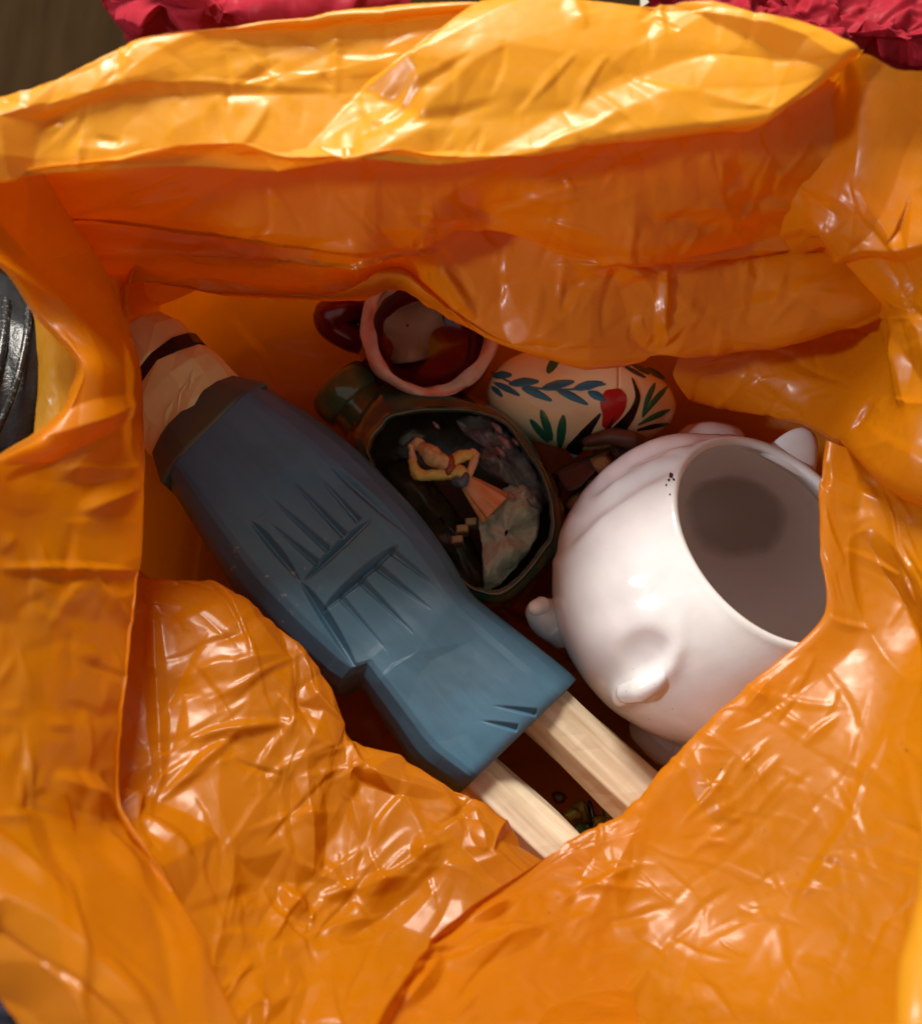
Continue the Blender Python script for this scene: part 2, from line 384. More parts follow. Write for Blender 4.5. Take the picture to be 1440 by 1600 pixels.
def floor_mat():
    m, nt, p, out = new_mat('brown_floor'); co = coord(nt)
    mp = nd(nt, 'ShaderNodeMapping'); mp.inputs['Scale'].default_value = (30, 4, 4); nt.links.new(co, mp.inputs[0])
    n = nd(nt, 'ShaderNodeTexNoise', Scale=2.0, Detail=8.0); nt.links.new(mp.outputs[0], n.inputs['Vector'])
    nt.links.new(ramp(nt, n.outputs[0], [(.3, (.018, .0105, .005)), (.7, (.028, .0165, .0075))]), p.inputs['Base Color'])
    p.inputs['Roughness'].default_value = .6; p.inputs['Specular IOR Level'].default_value = 0.0; return m
M['floor'] = floor_mat()

# ------------------------------------------------------------------ setting
tag(mesh_obj('floor', [(-2, -2, 0), (2, -2, 0), (2, 2, 0), (-2, 2, 0)], [(0, 1, 2, 3)], M['floor'], smooth=False), kind='structure')

# ------------------------------------------------------------------ the bag
bag = empty('plastic_bag', (0, 0, 0))
tag(bag, 'open crumpled orange plastic bag holding the pottery and the wooden figure', 'bag')

# far rim turned inward: down the outside, over the crest, to the hem
cr = [(-160, 175), (0, 150), (120, 108), (215, 57), (330, 34), (480, 15), (620, 1), (760, -10), (900, -4), (1010, 6), (1110, 14), (1240, 48), (1325, 66), (1345, 84)]
hem = [(-160, 300), (-20, 290), (90, 275), (180, 267), (300, 259), (425, 264), (560, 251), (690, 258), (820, 243), (960, 215), (1080, 197), (1190, 183), (1270, 150), (1335, 96)]
cz = [.345, .345, .345, .345, .342, .34, .34, .34, .34, .34, .342, .345, .348, .345]
rows = [[], [], [], [], [], [], []]
for (cu_, cv_), (hu, hv), z in zip(cr, hem, cz):
    c = W(cu_, cv_, z); out = np.array((0, 1, 0)) if cu_ > -50 else np.array((-.5, .8, 0))
    h = W(hu, hv, z - .012)
    rows[0].append(c + out * .020 + (0, 0, -.20)); rows[1].append(c + out * .012 + (0, 0, -.05))
    rows[2].append(c + out * .004 + (0, 0, -.007)); rows[3].append(c)
    rows[4].append(c * .62 + h * .38 + (0, 0, .004)); rows[5].append(h + (0, 0, .002)); rows[6].append(h + np.array((0, .008, -.006)))
film('turned_cuff', rows, 230, 480, M['film_thick'], bag, 11, big=.0030, mid=.0015, fine=.0003, nb=34, nm=120, nf=1500, metric=True, aniso=.8, creases=[(60, 80, 40, 40, 120, .0009, 9, (0, 0, 1330, 260)), (14, -15, 15, 100, 260, .0016, 14, (0, 20, 1300, 240))], mask=lambda U, V: np.clip((1330 - U) / 120, .12, 1))

# far inner wall under the cuff
fu = [40, 200, 340, 480, 560, 615, 680, 760, 880, 980, 1060, 1150, 1250, 1400, 1520]
fe = [430, 442, 464, 475, 470, 457, 492, 533, 556, 559, 556, 541, 520, 484, 476]           # lower edge of the overhang
ff = [350, 372, 392, 408, 410, 392, 384, 352, 392, 420, 408, 392, 384, 380, 380]           # a shelf fold half way down
fr = [[] for _ in range(10)]
for u, e, f in zip(fu, fe, ff):
    k_ = min(1, max(0, (u - 1000) / 150)); q_ = .010 * k_; g_ = .020 * min(1, max(0, (u - 1180) / 200))
    for r_, p_ in zip(fr, [(u, 130 if u > 150 else 215, .318 if u > 150 else .308), (u, 250, .302), (u, f - 34, .282 - q_), (u, f, .270 - q_), (u, f - 10 + 14 * k_, .264 - q_), (u, f + 22, .257 - q_ * .4), (u, e - 16, .238 + g_), (u, e, .233 + g_), (u, e - 12, .227 + g_), (u, e - 75, .185)]):
        r_.append(p_)
film('far_wall', fr, 270, 420, M['film'], bag, 5, big=.004, mid=.0018, fine=.0004, nb=34, nm=160, nf=2000, aniso=.8, creases=[(60, -45, 25, 40, 160, .0012, 9, (850, 230, 1300, 540)), (50, 60, 40, 30, 110, .0011, 8, (300, 250, 900, 520)), (22, -10, 12, 120, 300, .002, 14, (150, 280, 1350, 520))],
     ridges=[(1044, 400, 1030, 545, .004, 14), (620, 330, 760, 345, .003, 20), (180, 330, 310, 300, .004, 22), (480, 400, 640, 385, .003, 18), (690, 420, 740, 500, .003, 16)])

# left side: outer flap - crest - panel - right hand fold - tucked under
L = [  # outer, crest, mid, fold, tuck, tuck2
 [(-180, 235, 0.26), (-120, 240, 0.34), (-20, 245, 0.325), (70, 270, 0.305), (48, 271, 0.297), (30, 290, 0.22)],
 [(-150, 310, 0.26), (-90, 310, 0.335), (10, 320, 0.315), (112, 338, 0.285), (90, 339, 0.277), (60, 350, 0.2)],
 [(-110, 370, 0.27), (-50, 380, 0.33), (50, 400, 0.305), (155, 400, 0.272), (133, 401, 0.264), (90, 410, 0.18)],
 [(0, 415, 0.27), (15, 425, 0.315), (90, 450, 0.295), (182, 450, 0.262), (160, 451, 0.254), (110, 460, 0.17)],
 [(58, 494, 0.28), (64, 492, 0.295), (135, 505, 0.288), (205, 515, 0.256), (183, 516, 0.248), (120, 520, 0.165)],
 [(119, 562, 0.28), (126, 562, 0.295), (168, 570, 0.287), (226, 580, 0.252), (204, 581, 0.244), (130, 585, 0.16)],
 [(111, 614, 0.28), (118, 612, 0.295), (160, 640, 0.285), (229, 650, 0.248), (207, 651, 0.24), (130, 655, 0.155)],
 [(66, 686, 0.284), (72, 688, 0.3), (130, 720, 0.287), (227, 740, 0.248), (205, 741, 0.24), (130, 745, 0.155)],
 [(-50, 730, 0.29), (-20, 725, 0.325), (90, 800, 0.295), (223, 840, 0.25), (201, 841, 0.242), (130, 845, 0.16)],
 [(-160, 850, 0.3), (-110, 850, 0.335), (60, 900, 0.303), (215, 920, 0.255), (193, 921, 0.247), (120, 925, 0.17)],
 [(-200, 1050, 0.3), (-150, 1050, 0.34), (40, 1060, 0.31), (204, 1060, 0.262), (182, 1061, 0.254), (110, 1065, 0.18)],
 [(-200, 1250, 0.3), (-150, 1240, 0.345), (40, 1230, 0.318), (196, 1240, 0.27), (174, 1241, 0.262), (100, 1250, 0.2)],
 [(-150, 1380, 0.3), (-100, 1370, 0.345), (60, 1340, 0.322), (238, 1335, 0.282), (216, 1336, 0.274), (140, 1350, 0.22)],
 [(-60, 1520, 0.336), (0, 1455, 0.345), (120, 1445, 0.33), (300, 1448, 0.298), (278, 1449, 0.29), (200, 1470, 0.25)],
 [(28, 1595, 0.336), (100, 1550, 0.345), (210, 1560, 0.337), (352, 1560, 0.312), (330, 1561, 0.304), (260, 1580, 0.27)],
 [(110, 1750, 0.336), (190, 1720, 0.345), (290, 1700, 0.342), (420, 1690, 0.322), (398, 1691, 0.314), (330, 1710, 0.28)],
]
def lmask(U, V):
    w = np.clip((V - 820) / 150, .35, 1.0) * np.clip(1.6 - (V - 1250) / 300, .45, 1)
    return w
film('left_side_fold', L, 420, 220, M['film'], bag, 21, big=.003, mid=.0015, fine=.0003, nb=30, nm=110, nf=1200, tang=(.44, .3), creases=[(50, 60, 50, 30, 110, .0011, 9, (0, 850, 210, 1300)), (14, -15, 20, 80, 200, .0014, 14, (0, 650, 220, 1000)), (14, 60, 15, 120, 300, .0016, 16, (0, 1250, 350, 1600))], mask=lmask,
     ridges=[(0, 712, 227, 628, .005, 34), (90, 1210, 200, 1262, .006, 30), (130, 800, 225, 760, .004, 26), (0, 885, 215, 892, .003, 14)])

FL = [[(-30, 385, .262), (40, 400, .272), (110, 420, .270), (190, 440, .235)], [(28, 450, .262), (70, 460, .272), (130, 470, .270), (200, 480, .235)], [(54, 500, .264), (90, 510, .272), (150, 515, .268), (205, 520, .232)],
      [(58, 560, .265), (95, 562, .272), (150, 570, .266), (210, 575, .230)], [(57, 625, .265), (95, 625, .272), (150, 630, .266), (205, 635, .230)], [(45, 690, .265), (85, 692, .272), (140, 695, .266), (200, 700, .230)], [(-10, 716, .262), (50, 722, .27), (120, 725, .265), (195, 730, .230)]]
film('outer_flap', FL, 120, 90, M['film_thick'], bag, 25, big=.0016, mid=.0009, fine=.0003, nb=16, nm=60, nf=300)

# near left wall: bulges over the figure, climbs towards the viewer
E = [(195, 880), (232, 903), (330, 925), (420, 975), (492, 1050), (532, 1105), (556, 1160), (640, 1200), (735, 1246), (775, 1300), (845, 1365), (960, 1420)]
B = [(90, 1250), (110, 1350), (150, 1450), (210, 1560), (270, 1680), (350, 1730), (440, 1740), (540, 1740), (650, 1720), (760, 1680), (860, 1620), (1000, 1600)]
ez = [.185, .182, .182, .182, .182, .182, .178, .178, .180, .182, .185, .185]
rows = [[] for _ in range(8)]
for e, b, z in zip(E, B, ez):
    e = np.array(e, float); b = np.array(b, float)
    rows[0].append((*(e + (b - e) * .24), z - .085)); rows[1].append((*(e + (b - e) * .06), z - .012)); rows[2].append((*e, z))
    rows[3].append((*(e + (b - e) * .09), z + .013)); rows[4].append((*(e + (b - e) * .3), z + .026)); rows[5].append((*(e + (b - e) * .52), z + .045))
    rows[6].append((*(e + (b - e) * .76), z + .078)); rows[7].append((*b, z + .12))
film('near_left_wall', rows, 320, 420, M['film'], bag, 33, big=.0045, mid=.0018, fine=.0004, nb=34, nm=160, nf=2000, creases=[(34, -25, 18, 70, 200, .0012, 8, (230, 920, 560, 1300)), (34, 80, 25, 60, 170, .0013, 9, (230, 950, 760, 1450)), (50, -40, 30, 50, 180, .0016, 10, (300, 1250, 800, 1600))],
     ridges=[(478, 1180, 490, 1375, .006, 30), (440, 1380, 490, 1440, .005, 20), (540, 1160, 545, 1250, .004, 22), (700, 1345, 530, 1475, -.005, 30),
             (640, 1330, 690, 1320, .003, 24), (215, 1270, 290, 1345, .003, 18), (290, 1160, 450, 1130, .004, 14), (250, 1250, 370, 1150, .004, 14), (240, 940, 252, 1250, .003, 18),
             (560, 1215, 700, 1240, .004, 16), (740, 1260, 760, 1330, .003, 16), (500, 1400, 650, 1365, .004, 18)])

# near right panel and the roll beside the pot
E = [(470, 1760), (545, 1640), (600, 1550), (690, 1440), (830, 1350), (905, 1308), (985, 1275), (1040, 1205), (1100, 1135), (1180, 1060), (1284, 962), (1279, 860), (1278, 770), (1290, 688)]
B = [(620, 1850), (760, 1830), (900, 1800), (1050, 1780), (1190, 1760), (1290, 1740), (1380, 1720), (1480, 1660), (1540, 1560), (1580, 1430), (1600, 1170), (1590, 990), (1580, 880), (1560, 770)]
ez = [.335, .318, .292, .255, .222, .213, .213, .216, .219, .222, .226, .228, .228, .226]
bz = [.345, .342, .34, .338, .335, .335, .335, .335, .335, .335, .33, .32, .31, .30]
rows = [[] for _ in range(8)]
for e, b, z, zb in zip(E, B, ez, bz):
    e = np.array(e, float); b = np.array(b, float); d = b - e; L_ = np.hypot(*d); d1 = d / L_
    rows[0].append((*(e + d1 * 60), z - .075)); rows[1].append((*(e + d1 * 26), z - .010)); rows[2].append((*e, z))
    rows[3].append((*(e + d1 * 16), z + .0035)); rows[4].append((*(e + d1 * 70), z * .94 + zb * .06)); rows[5].append((*(e + d * .4), z * .80 + zb * .20))
    rows[6].append((*(e + d * .7), z * .52 + zb * .48)); rows[7].append((*b, z * .15 + zb * .85))
def gmask(U, V): return np.clip(np.where(U < 830, 1.0, 1 - (U - 830) / 260), .42, 1)
film('near_right_panel', rows, 300, 440, M['film'], bag, 44, big=.0028, mid=.0010, fine=.0002, nb=26, nm=120, nf=1600, mask=gmask, creases=[(90, 75, 40, 50, 220, .0007, 7, (850, 1050, 1440, 1600)), (60, 10, 30, 40, 120, .0006, 6, (900, 1150, 1440, 1600)), (40, -30, 30, 40, 140, .0014, 10, (600, 1350, 1000, 1600)), (30, -44, 10, 40, 140, .0010, 7, (960, 980, 1290, 1300)), (26, 60, 30, 40, 130, .0014, 9, (1280, 700, 1440, 1000))],
     ridges=[(1345, 830, 1440, 1060, -.010, 50), (1080, 1170, 1140, 1290, .003, 30), (1330, 1280, 1240, 1430, .0012, 16), (740, 1430, 800, 1400, .004, 18),
             (700, 1500, 860, 1440, .004, 26), (640, 1560, 700, 1480, .004, 22), (1000, 1280, 900, 1480, .003, 40)])

# upper right wall
Rr = [
 [(1150, 170, .295), (1290, 120, .318), (1346, 84, .335), (1400, 108, .338), (1450, 112, .34), (1580, 130, .33)],
 [(1160, 260, .28), (1280, 245, .298), (1345, 235, .312), (1400, 230, .318), (1450, 230, .322), (1580, 240, .33)],
 [(1180, 370, .255), (1272, 362, .287), (1340, 372, .293), (1400, 372, .302), (1450, 370, .31), (1580, 380, .32)],
 [(1120, 440, .225), (1250, 425, .232), (1338, 415, .276), (1410, 440, .290), (1460, 440, .298), (1580, 440, .315)],
 [(1080, 520, .205), (1220, 500, .215), (1335, 500, .222), (1412, 500, .277), (1460, 510, .288), (1580, 510, .31)],
 [(1050, 590, .185), (1170, 590, .198), (1290, 600, .216), (1405, 620, .256), (1460, 630, .275), (1580, 640, .295)],
 [(1075, 632, .16), (1180, 645, .18), (1258, 658, .205), (1340, 706, .236), (1425, 756, .258), (1560, 790, .28)],
 [(1085, 625, .12), (1180, 638, .15), (1258, 650, .18), (1340, 696, .21), (1425, 746, .23), (1560, 780, .25)],
 [(1100, 580, .06), (1180, 590, .08), (1270, 600, .12), (1350, 640, .16), (1430, 690, .18), (1560, 720, .2)],
]
film('right_wall', Rr, 280, 240, M['film'], bag, 52, big=.003, mid=.0015, fine=.0003, nb=22, nm=90, nf=900, creases=[(24, 40, 15, 80, 220, .0014, 11, (1100, 300, 1440, 760)), (30, -20, 20, 40, 120, .0010, 8, (1100, 420, 1440, 720))], mask=lambda U, V: np.clip((V - 120) / 420, .25, 1),
     ridges=[(1275, 362, 1425, 485, .007, 26), (1290, 690, 1440, 800, .003, 20), (1180, 420, 1290, 385, .005, 20), (1400, 480, 1430, 640, .004, 20)])

# strip closest to the lens in the lower right corner
S = [[(1500, 1250, .30), (1452, 1260, .34), (1440, 1300, .335), (1470, 1300, .31)],
     [(1540, 1400, .31), (1470, 1390, .352), (1432, 1400, .345), (1460, 1405, .32)],
     [(1550, 1500, .32), (1480, 1490, .358), (1396, 1510, .35), (1430, 1515, .325)],
     [(1560, 1600, .32), (1490, 1600, .36), (1386, 1600, .352), (1420, 1605, .33)],
     [(1560, 1750, .32), (1500, 1740, .36), (1400, 1740, .352), (1430, 1745, .33)]]
film('right_corner_fold', S, 100, 50, M['film_thick'], bag, 61, big=.001, mid=.0008, fine=.0002, nb=10, nm=30, nf=80)

# deep pouch the things lie in
ang = np.linspace(0, 2 * math.pi, 28, endpoint=False)
def bag_ring(xl, xr, yn, yf, z, k, wob=1.0, dip=0.0):
    out = []
    for a in ang:
        c, s_ = math.cos(a), math.sin(a); c = math.copysign(abs(c) ** .55, c); s_ = math.copysign(abs(s_) ** .55, s_)
        q = k * (1 + wob * (.014 * math.sin(3 * a + 1) + .014 * math.sin(7 * a + z * 60)))
        cx, cy = .02, -.03
        out.append((cx + (xr - cx if c > 0 else cx - xl) * c * q, cy + (yf - cy if s_ > 0 else cy - yn) * s_ * q, z + wob * .003 * math.sin(5 * a + k * 9) - dip * max(0, -s_) ** .5))
    return out
C = np.array([bag_ring(-.178, .255, -.20, .152, .25, 1, dip=.105), bag_ring(-.206, .268, -.205, .184, .17, 1, dip=.05), bag_ring(-.21, .268, -.205, .186, .11, 1, dip=.015), bag_ring(-.19, .24, -.18, .165, .05, 1),
              bag_ring(-.19, .24, -.18, .13, .022, .75), bag_ring(-.19, .24, -.18, .13, .012, .4), bag_ring(-.19, .24, -.18, .13, .010, .02)])
C = np.concatenate([C, C[:, :1]], 1)
film('pouch', C.tolist(), 140, 420, M['film_inner'], bag, 71, big=.003, mid=.003, fine=.0006, nb=60, nm=220, nf=600, metric=True, iters=30)
# outside of the bag down to the floor
C = np.array([bag_ring(-.182, .285, -.30, .166, .245, 1, 0), bag_ring(-.216, .29, -.29, .205, .17, 1), bag_ring(-.222, .285, -.26, .208, .09, 1), bag_ring(-.205, .26, -.22, .185, .02, 1), bag_ring(-.205, .26, -.22, .15, .003, .93, 0)])
C = np.concatenate([C, C[:, :1]], 1)
film('outer_wall', C.tolist(), 90, 420, M['film_inner'], bag, 81, big=.003, mid=.002, fine=.0004, nb=60, nm=220, nf=400, metric=True, iters=30)

# ------------------------------------------------------------------ carved wooden figure
FZ = .168
fig = empty('wooden_figure', W(520, 880, FZ - .06))
tag(fig, 'carved wooden figure lying face up in a blue tunic with two pale legs', 'figure')
FO = np.array((325., 670.)); Fe = np.array((.695, .718)); Fp = np.array((.718, -.695))
KM = .000345
def F(s, w, n=0.0):
    """figure place: s along, w across (photo pixels at the top face), n height in the same unit"""
    q = FO + Fe * s + Fp * w
    return W(q[0], q[1], FZ - .00001 * s) + np.array((0, 0, n * KM))
def sw(u, v):
    d = np.array((u, v)) - FO; return float(d @ Fe), float(d @ Fp)
def interp(x, pts): return np.interp(x, [p[0] for p in pts], [p[1] for p in pts])
def smooth_interp(x, pts, h=22):
    return sum(interp(x + k, pts) for k in (-h, -h / 2, 0, h / 2, h)) / 5
wl = [(0, -108), (97, -130), (211, -154), (310, -156), (400, -148), (424, -142), (436, -108), (520, -122), (600, -138), (684, -118)]
wr = [(0, 118), (30, 130), (100, 146), (178, 156), (312, 155), (420, 138), (446, 122), (540, 134), (600, 142), (684, 152)]
ns, nw = 420, 260
ss = np.linspace(0, 684, ns)
# across: -1..1 with denser top
xs = np.linspace(-1.45, 1.45, nw)
GR = []  # grooves in (s,w): start, end, width, depth, which end is wide (0 start, 1 end, .5 middle)
def g(u0, v0, u1, v1, wid, dep, wide): GR.append((*sw(u0, v0), *sw(u1, v1), wid, dep, wide))
g(391, 815, 470, 911, 11, 10, .7); g(470, 911, 560, 1052, 13, 12, .4)
g(414, 812, 494, 882, 9, 8, 1); g(416, 771, 511, 861, 10, 9, 1); g(451, 746, 537, 839, 10, 10, 1); g(492, 737, 559, 815, 9, 9, 1)
g(517, 729, 641, 838, 13, 9, .85)
g(474, 909, 580, 812, 11, 12, .5); g(504, 956, 623, 851, 13, 14, .5)
g(532, 937, 607, 1020, 9, 6, 0); g(564, 911, 648, 992, 10, 9, 0); g(590, 889, 676, 954, 10, 9, 0); g(612, 864, 691, 922, 9, 7, 0)
g(770, 1104, 838, 1117, 9, 8, 1); g(751, 1127, 808, 1141, 9, 8, 1)
P = np.zeros((ns, nw, 3))
for i, s in enumerate(ss):
    l, r_ = (interp(s, wl) if s > 395 and s < 470 else smooth_interp(s, wl)), smooth_interp(s, wr, 30)
    sleeve = np.clip(1 - abs(s - 300) / 190, 0, 1) ** .5 if s < 432 else 0.0
    for j, x in enumerate(xs):
        hw = -l if x < 0 else r_
        ax = abs(x)
        if ax <= 1:
            w = hw * ax
            n = interp(ax, [(0, 0), (.62, 0), (.7, -3), (.86, -22), (.96, -48), (1, -70)])
            n = -3 * ax**2 + n
        else:
            w = hw * (1 + .06 * math.sin((ax - 1) / .45 * 1.5)); n = -70 - (ax - 1) / .45 * 110
        # belt pinch and skirt flare
        n += 6 * math.exp(-((s - 640) / 90) ** 2) - 5 * math.exp(-((s - 400) / 40) ** 2)
        P[i, j] = (s, math.copysign(w, x), n)
S_, W_, N_ = P[..., 0], P[..., 1], P[..., 2]
for (s0, w0, s1, w1, wid, dep, wide) in GR:
    d, t, sd = seg_d(S_, W_, s0, w0, s1, w1)
    prof = {1: t ** .7 * (t < .999), 0: (1 - t) ** .7, .5: np.sin(math.pi * t) ** .5}.get(wide, np.sin(math.pi * np.clip(t ** .8, 0, 1)) ** .7)
    ww = wid * prof + .01
    # lop-sided chisel cut: one steep wall
    dd = np.where(sd > 0, np.abs(d) * 2.1, np.abs(d))
    N_ -= 1.15 * dep * prof * np.clip(1 - dd / ww, 0, 1) ** .8 * (N_ > -60)
rsf = np.random.RandomState(4); N_ += 1.7 * facets(ns, nw, .24, .14, 70, rsf) * (N_ > -75)
N_ += 0.7 * fbm(np.stack([S_ * .012, W_ * .02, N_ * .01], -1), 3) * 1.6
# worn hem edge
ed = np.clip((S_ - 660) / 24, 0, 1); N_ -= 9 * ed ** 3
pts = np.empty_like(P)
for i in range(ns):
    for j in range(nw): pts[i, j] = F(P[i, j, 0] + (0 if True else 0), P[i, j, 1], P[i, j, 2])
# slant the hem and collar ends
verts = list(pts.reshape(-1, 3)); faces = gfaces(ns, nw)
base = len(verts)
for i in (0, ns - 1):
    verts.append(pts[i].mean(0)); c = len(verts) - 1
    for j in range(nw - 1): faces.append((i * nw + j, i * nw + j + 1, c) if i else (i * nw + j + 1, i * nw + j, c))
    faces.append((i * nw + nw - 1, i * nw, c) if i else (i * nw, i * nw + nw - 1, c))
for i in range(ns - 1): faces.append((i * nw, (i + 1) * nw, (i + 1) * nw + nw - 1, i * nw + nw - 1))
tun = mesh_obj('tunic', verts, faces, M['blue'], fig)
tun['label'] = 'blue painted tunic with carved belt and chisel grooves'

def loft(name, stations, mat, parent, smooth=False, bevel=.0006):
    """stations: list of equal length rings of 3d points; capped"""
    k = len(stations[0]); v = [p for r in stations for p in r]; f = []
    for i in range(len(stations) - 1):
        for j in range(k):
            f.append((i*k + j, i*k + (j+1) % k, (i+1)*k + (j+1) % k, (i+1)*k + j))
    f.append(tuple(range(k))[::-1]); f.append(tuple((len(stations)-1)*k + j for j in range(k)))
    o = mesh_obj(name, v, f, mat, parent, smooth)
    bm = bmesh.new(); bm.from_mesh(o.data); bmesh.ops.recalc_face_normals(bm, faces=bm.faces); bm.to_mesh(o.data); bm.free()
    if bevel:
        b = o.modifiers.new('edge', 'BEVEL'); b.width = bevel; b.segments = 2; b.limit_method = 'ANGLE'; b.angle_limit = R(18)
    return o
def prism(s, l, r_, top, bot, ch=.28):
    w = r_ - l
    return [F(s, l, bot), F(s, l, top - 30), F(s, l + w * ch * .55, top - 8), F(s, l + w * ch, top), F(s, r_ - w * ch, top), F(s, r_ - w * ch * .5, top - 10), F(s, r_, top - 34), F(s, r_, bot)]
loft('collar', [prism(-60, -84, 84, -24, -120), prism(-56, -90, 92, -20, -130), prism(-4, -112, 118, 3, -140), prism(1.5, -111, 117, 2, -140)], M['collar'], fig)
_hj = np.random.RandomState(12)
def hring(s, l, r_, top, skew=.25):
    w = r_ - l; F = lambda a, b, n: globals()['F'](a + _hj.uniform(-4, 4), b + _hj.uniform(-4, 4), n + _hj.uniform(-5, 5))
    return [F(s, l, -110), F(s, l, top - 48), F(s + skew * -12, l + w * .2, top - 20), F(s, l + w * .56, top), F(s + skew * 14, l + w * .78, top - 10), F(s + skew * 25, r_ - w * .06, top - 34), F(s + 6, r_, top - 60), F(s, r_, -110)]
loft('head', [hring(-40, -88, 88, -20), hring(-62, -92, 96, -18), hring(-85, -92, 99, -14), hring(-112, -90, 100, -12), hring(-136, -86, 95, -16)], M['tan'], fig)
loft('hat_band', [hring(-135, -84, 97, -12), hring(-157, -82, 97, -12)], M['band'], fig, bevel=.0008)
loft('hat_crown', [hring(-156, -80, 93, -15), hring(-196, -74, 96, -16), hring(-222, -62, 86, -24), hring(-240, -42, 62, -44)], M['tan'], fig, bevel=.001)
for (s0, w0, s1, w1) in [(-70, 20, -96, 60), (-60, -20, -84, 30), (-100, -10, -112, 44), (-64, -50, -80, -8)]:   # carved hair slivers
    c0, c1 = np.array((s0, w0)), np.array((s1, w1)); m_ = (c0 + c1) / 2
    top = lambda q: interp((q[1] + 90) / 190, [(0, -64), (.2, -36), (.56, -15.5), (.78, -25), (.94, -48)])
    tri = [F(*c0, top(c0) + .5), F(m_[0] - 6, m_[1] + 2, top(m_) + 2.5), F(*c1, top(c1) + .5), F(m_[0] + 4, m_[1] - 2, top(m_) - 5)]
    mesh_obj('carved_lock', tri + [F(m_[0], m_[1], -60)], [(0, 1, 3), (1, 2, 3), (0, 4, 1), (1, 4, 2), (2, 4, 3), (3, 4, 0)], M['tan'], fig, False)
def leg(u0, v0, u1, v1, hw0, hw1, z0, z1, seed):
    rs = np.random.RandomState(seed); st = []
    for t in np.linspace(0, 1, 14):
        c = W(u0 + (u1 - u0) * t, v0 + (v1 - v0) * t, z0 + (z1 - z0) * t); d = W(u1, v1, z1) - W(u0, v0, z0); d /= np.linalg.norm(d)
        sd = np.cross(d, (0, 0, 1)); sd /= np.linalg.norm(sd); up = np.cross(sd, d)
        hw = (hw0 + (hw1 - hw0) * t) * KM * 1.03; ring = []
        for k, a in enumerate(np.radians([-78, -25, 20, 62, 108, 150, 200, 245])):
            rr = hw * (1.0 + .05 * math.sin(k * 2.1 + t * 4) + .03 * math.sin(k * 1.3 + t * 9 + seed) + rs.uniform(-.010, .010))
            ring.append(c + sd * math.cos(a) * rr + up * (math.sin(a) * rr * 1.05 - hw))
        st.append(ring)
    o = loft('leg', st, M['pale_wood'], fig, bevel=.0009); return o
leg(815, 1068, 1120, 1356, 50, 54, .150, .150, 1); leg(715, 1182, 965, 1418, 42, 44, .150, .150, 2)

# ------------------------------------------------------------------ white pot
PC = W(1103, 921, .135); dist = -((PC - CAM)[1] * -ST + (PC - CAM)[2] * CT)
PR = 243 * dist / 1440
pot = empty('ceramic_pot', PC - np.array((0, 0, PR)))
tag(pot, 'white glazed round animal shaped pot with a wide dark opening and small ears', 'pot')
view = (CAM - PC) / np.linalg.norm(CAM - PC)
right = np.array((1., 0, 0)); upv = np.cross(view, right); upv /= np.linalg.norm(upv); right = np.cross(upv, view)
im = .80 * right + .60 * upv; im /= np.linalg.norm(im)
ax = math.cos(R(45)) * view + math.sin(R(45)) * im; ax /= np.linalg.norm(ax)
e1 = np.cross(ax, view); e1 /= np.linalg.norm(e1); e2 = np.cross(ax, e1)
prof = []
open_a = math.asin(168 / 247)
for a in np.linspace(math.pi - .02, open_a + .05, 70): prof.append((PR * math.sin(a), PR * math.cos(a) * (1.0 if a < math.pi / 2 else .94)))
r0, z0 = prof[-1]
prof += [(r0 - .0012, z0 + .0018), (r0 - .003, z0 + .0022), (r0 - .0048, z0 + .0012), (r0 - .0055, z0 - .001)]
n_out = len(prof)
Ri = PR - .0058
for a in np.linspace(open_a + .12, math.pi * .80, 40): prof.append((Ri * math.sin(a), Ri * math.cos(a) * (1 if a < math.pi/2 else .92)))
prof += [(Ri * .40, -Ri * .78), (Ri * .2, -Ri * .785), (.0003, -Ri * .787)]
npz = 200; rings = []
for (r_, z_) in prof:
    ring = []
    for k in range(npz):
        a = 2 * math.pi * k / npz; ring.append(PC + ax * z_ + (e1 * math.cos(a) + e2 * math.sin(a)) * r_)
    rings.append(ring)
X = np.array(rings)
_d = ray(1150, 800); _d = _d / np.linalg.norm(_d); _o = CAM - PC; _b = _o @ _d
DARK_SPOT = tuple(float(q) for q in (CAM + _d * (-_b + math.sqrt(max(0, _b * _b - _o @ _o + Ri ** 2)))))
# shallow flutes on the shoulder, an ear hollow and gentle thrown unevenness
U, V = proj(X); Nn = (X - PC) / np.linalg.norm(X - PC, axis=-1, keepdims=True)
front = ((X - PC) @ view > 0)
out_m = np.zeros(X.shape[:2]); out_m[:n_out - 5] = 1; out_m *= front
h = np.zeros(X.shape[:2])
for (pl, wid, dep) in [([(872, 862), (930, 800), (1000, 752), (1062, 722)], 9, .0026), ([(905, 800), (960, 750), (1020, 716), (1080, 696)], 7, .0022), ([(925, 770), (985, 722), (1050, 694), (1110, 684)], 6, .0020),
                       ([(950, 745), (1010, 705), (1080, 683), (1130, 678)], 5, .0014), ([(862, 905), (930, 888), (1000, 855), (1050, 822)], 22, .0005), ([(868, 950), (940, 952), (1010, 930), (1060, 900)], 26, .0005)]:
    dm = np.full(h.shape, 1e9); tt = np.zeros(h.shape)
    for q, (p, p2) in enumerate(zip(pl, pl[1:])):
        d, t, _ = seg_d(U, V, *p, *p2); k = d < dm; dm[k] = d[k]; tt[k] = ((q + t) / (len(pl) - 1))[k]
    h -= dep * np.exp(-(dm / wid) ** 2) * np.sin(math.pi * np.clip(tt, .06, .94)) ** .5
    h += dep * .6 * np.exp(-((dm - wid * 2) / wid) ** 2) * np.sin(math.pi * np.clip(tt, .06, .94)) ** .5
h -= .0035 * np.exp(-(((U - 1008) / 36) ** 2 + ((V - 1022) / 34) ** 2) ** 2)
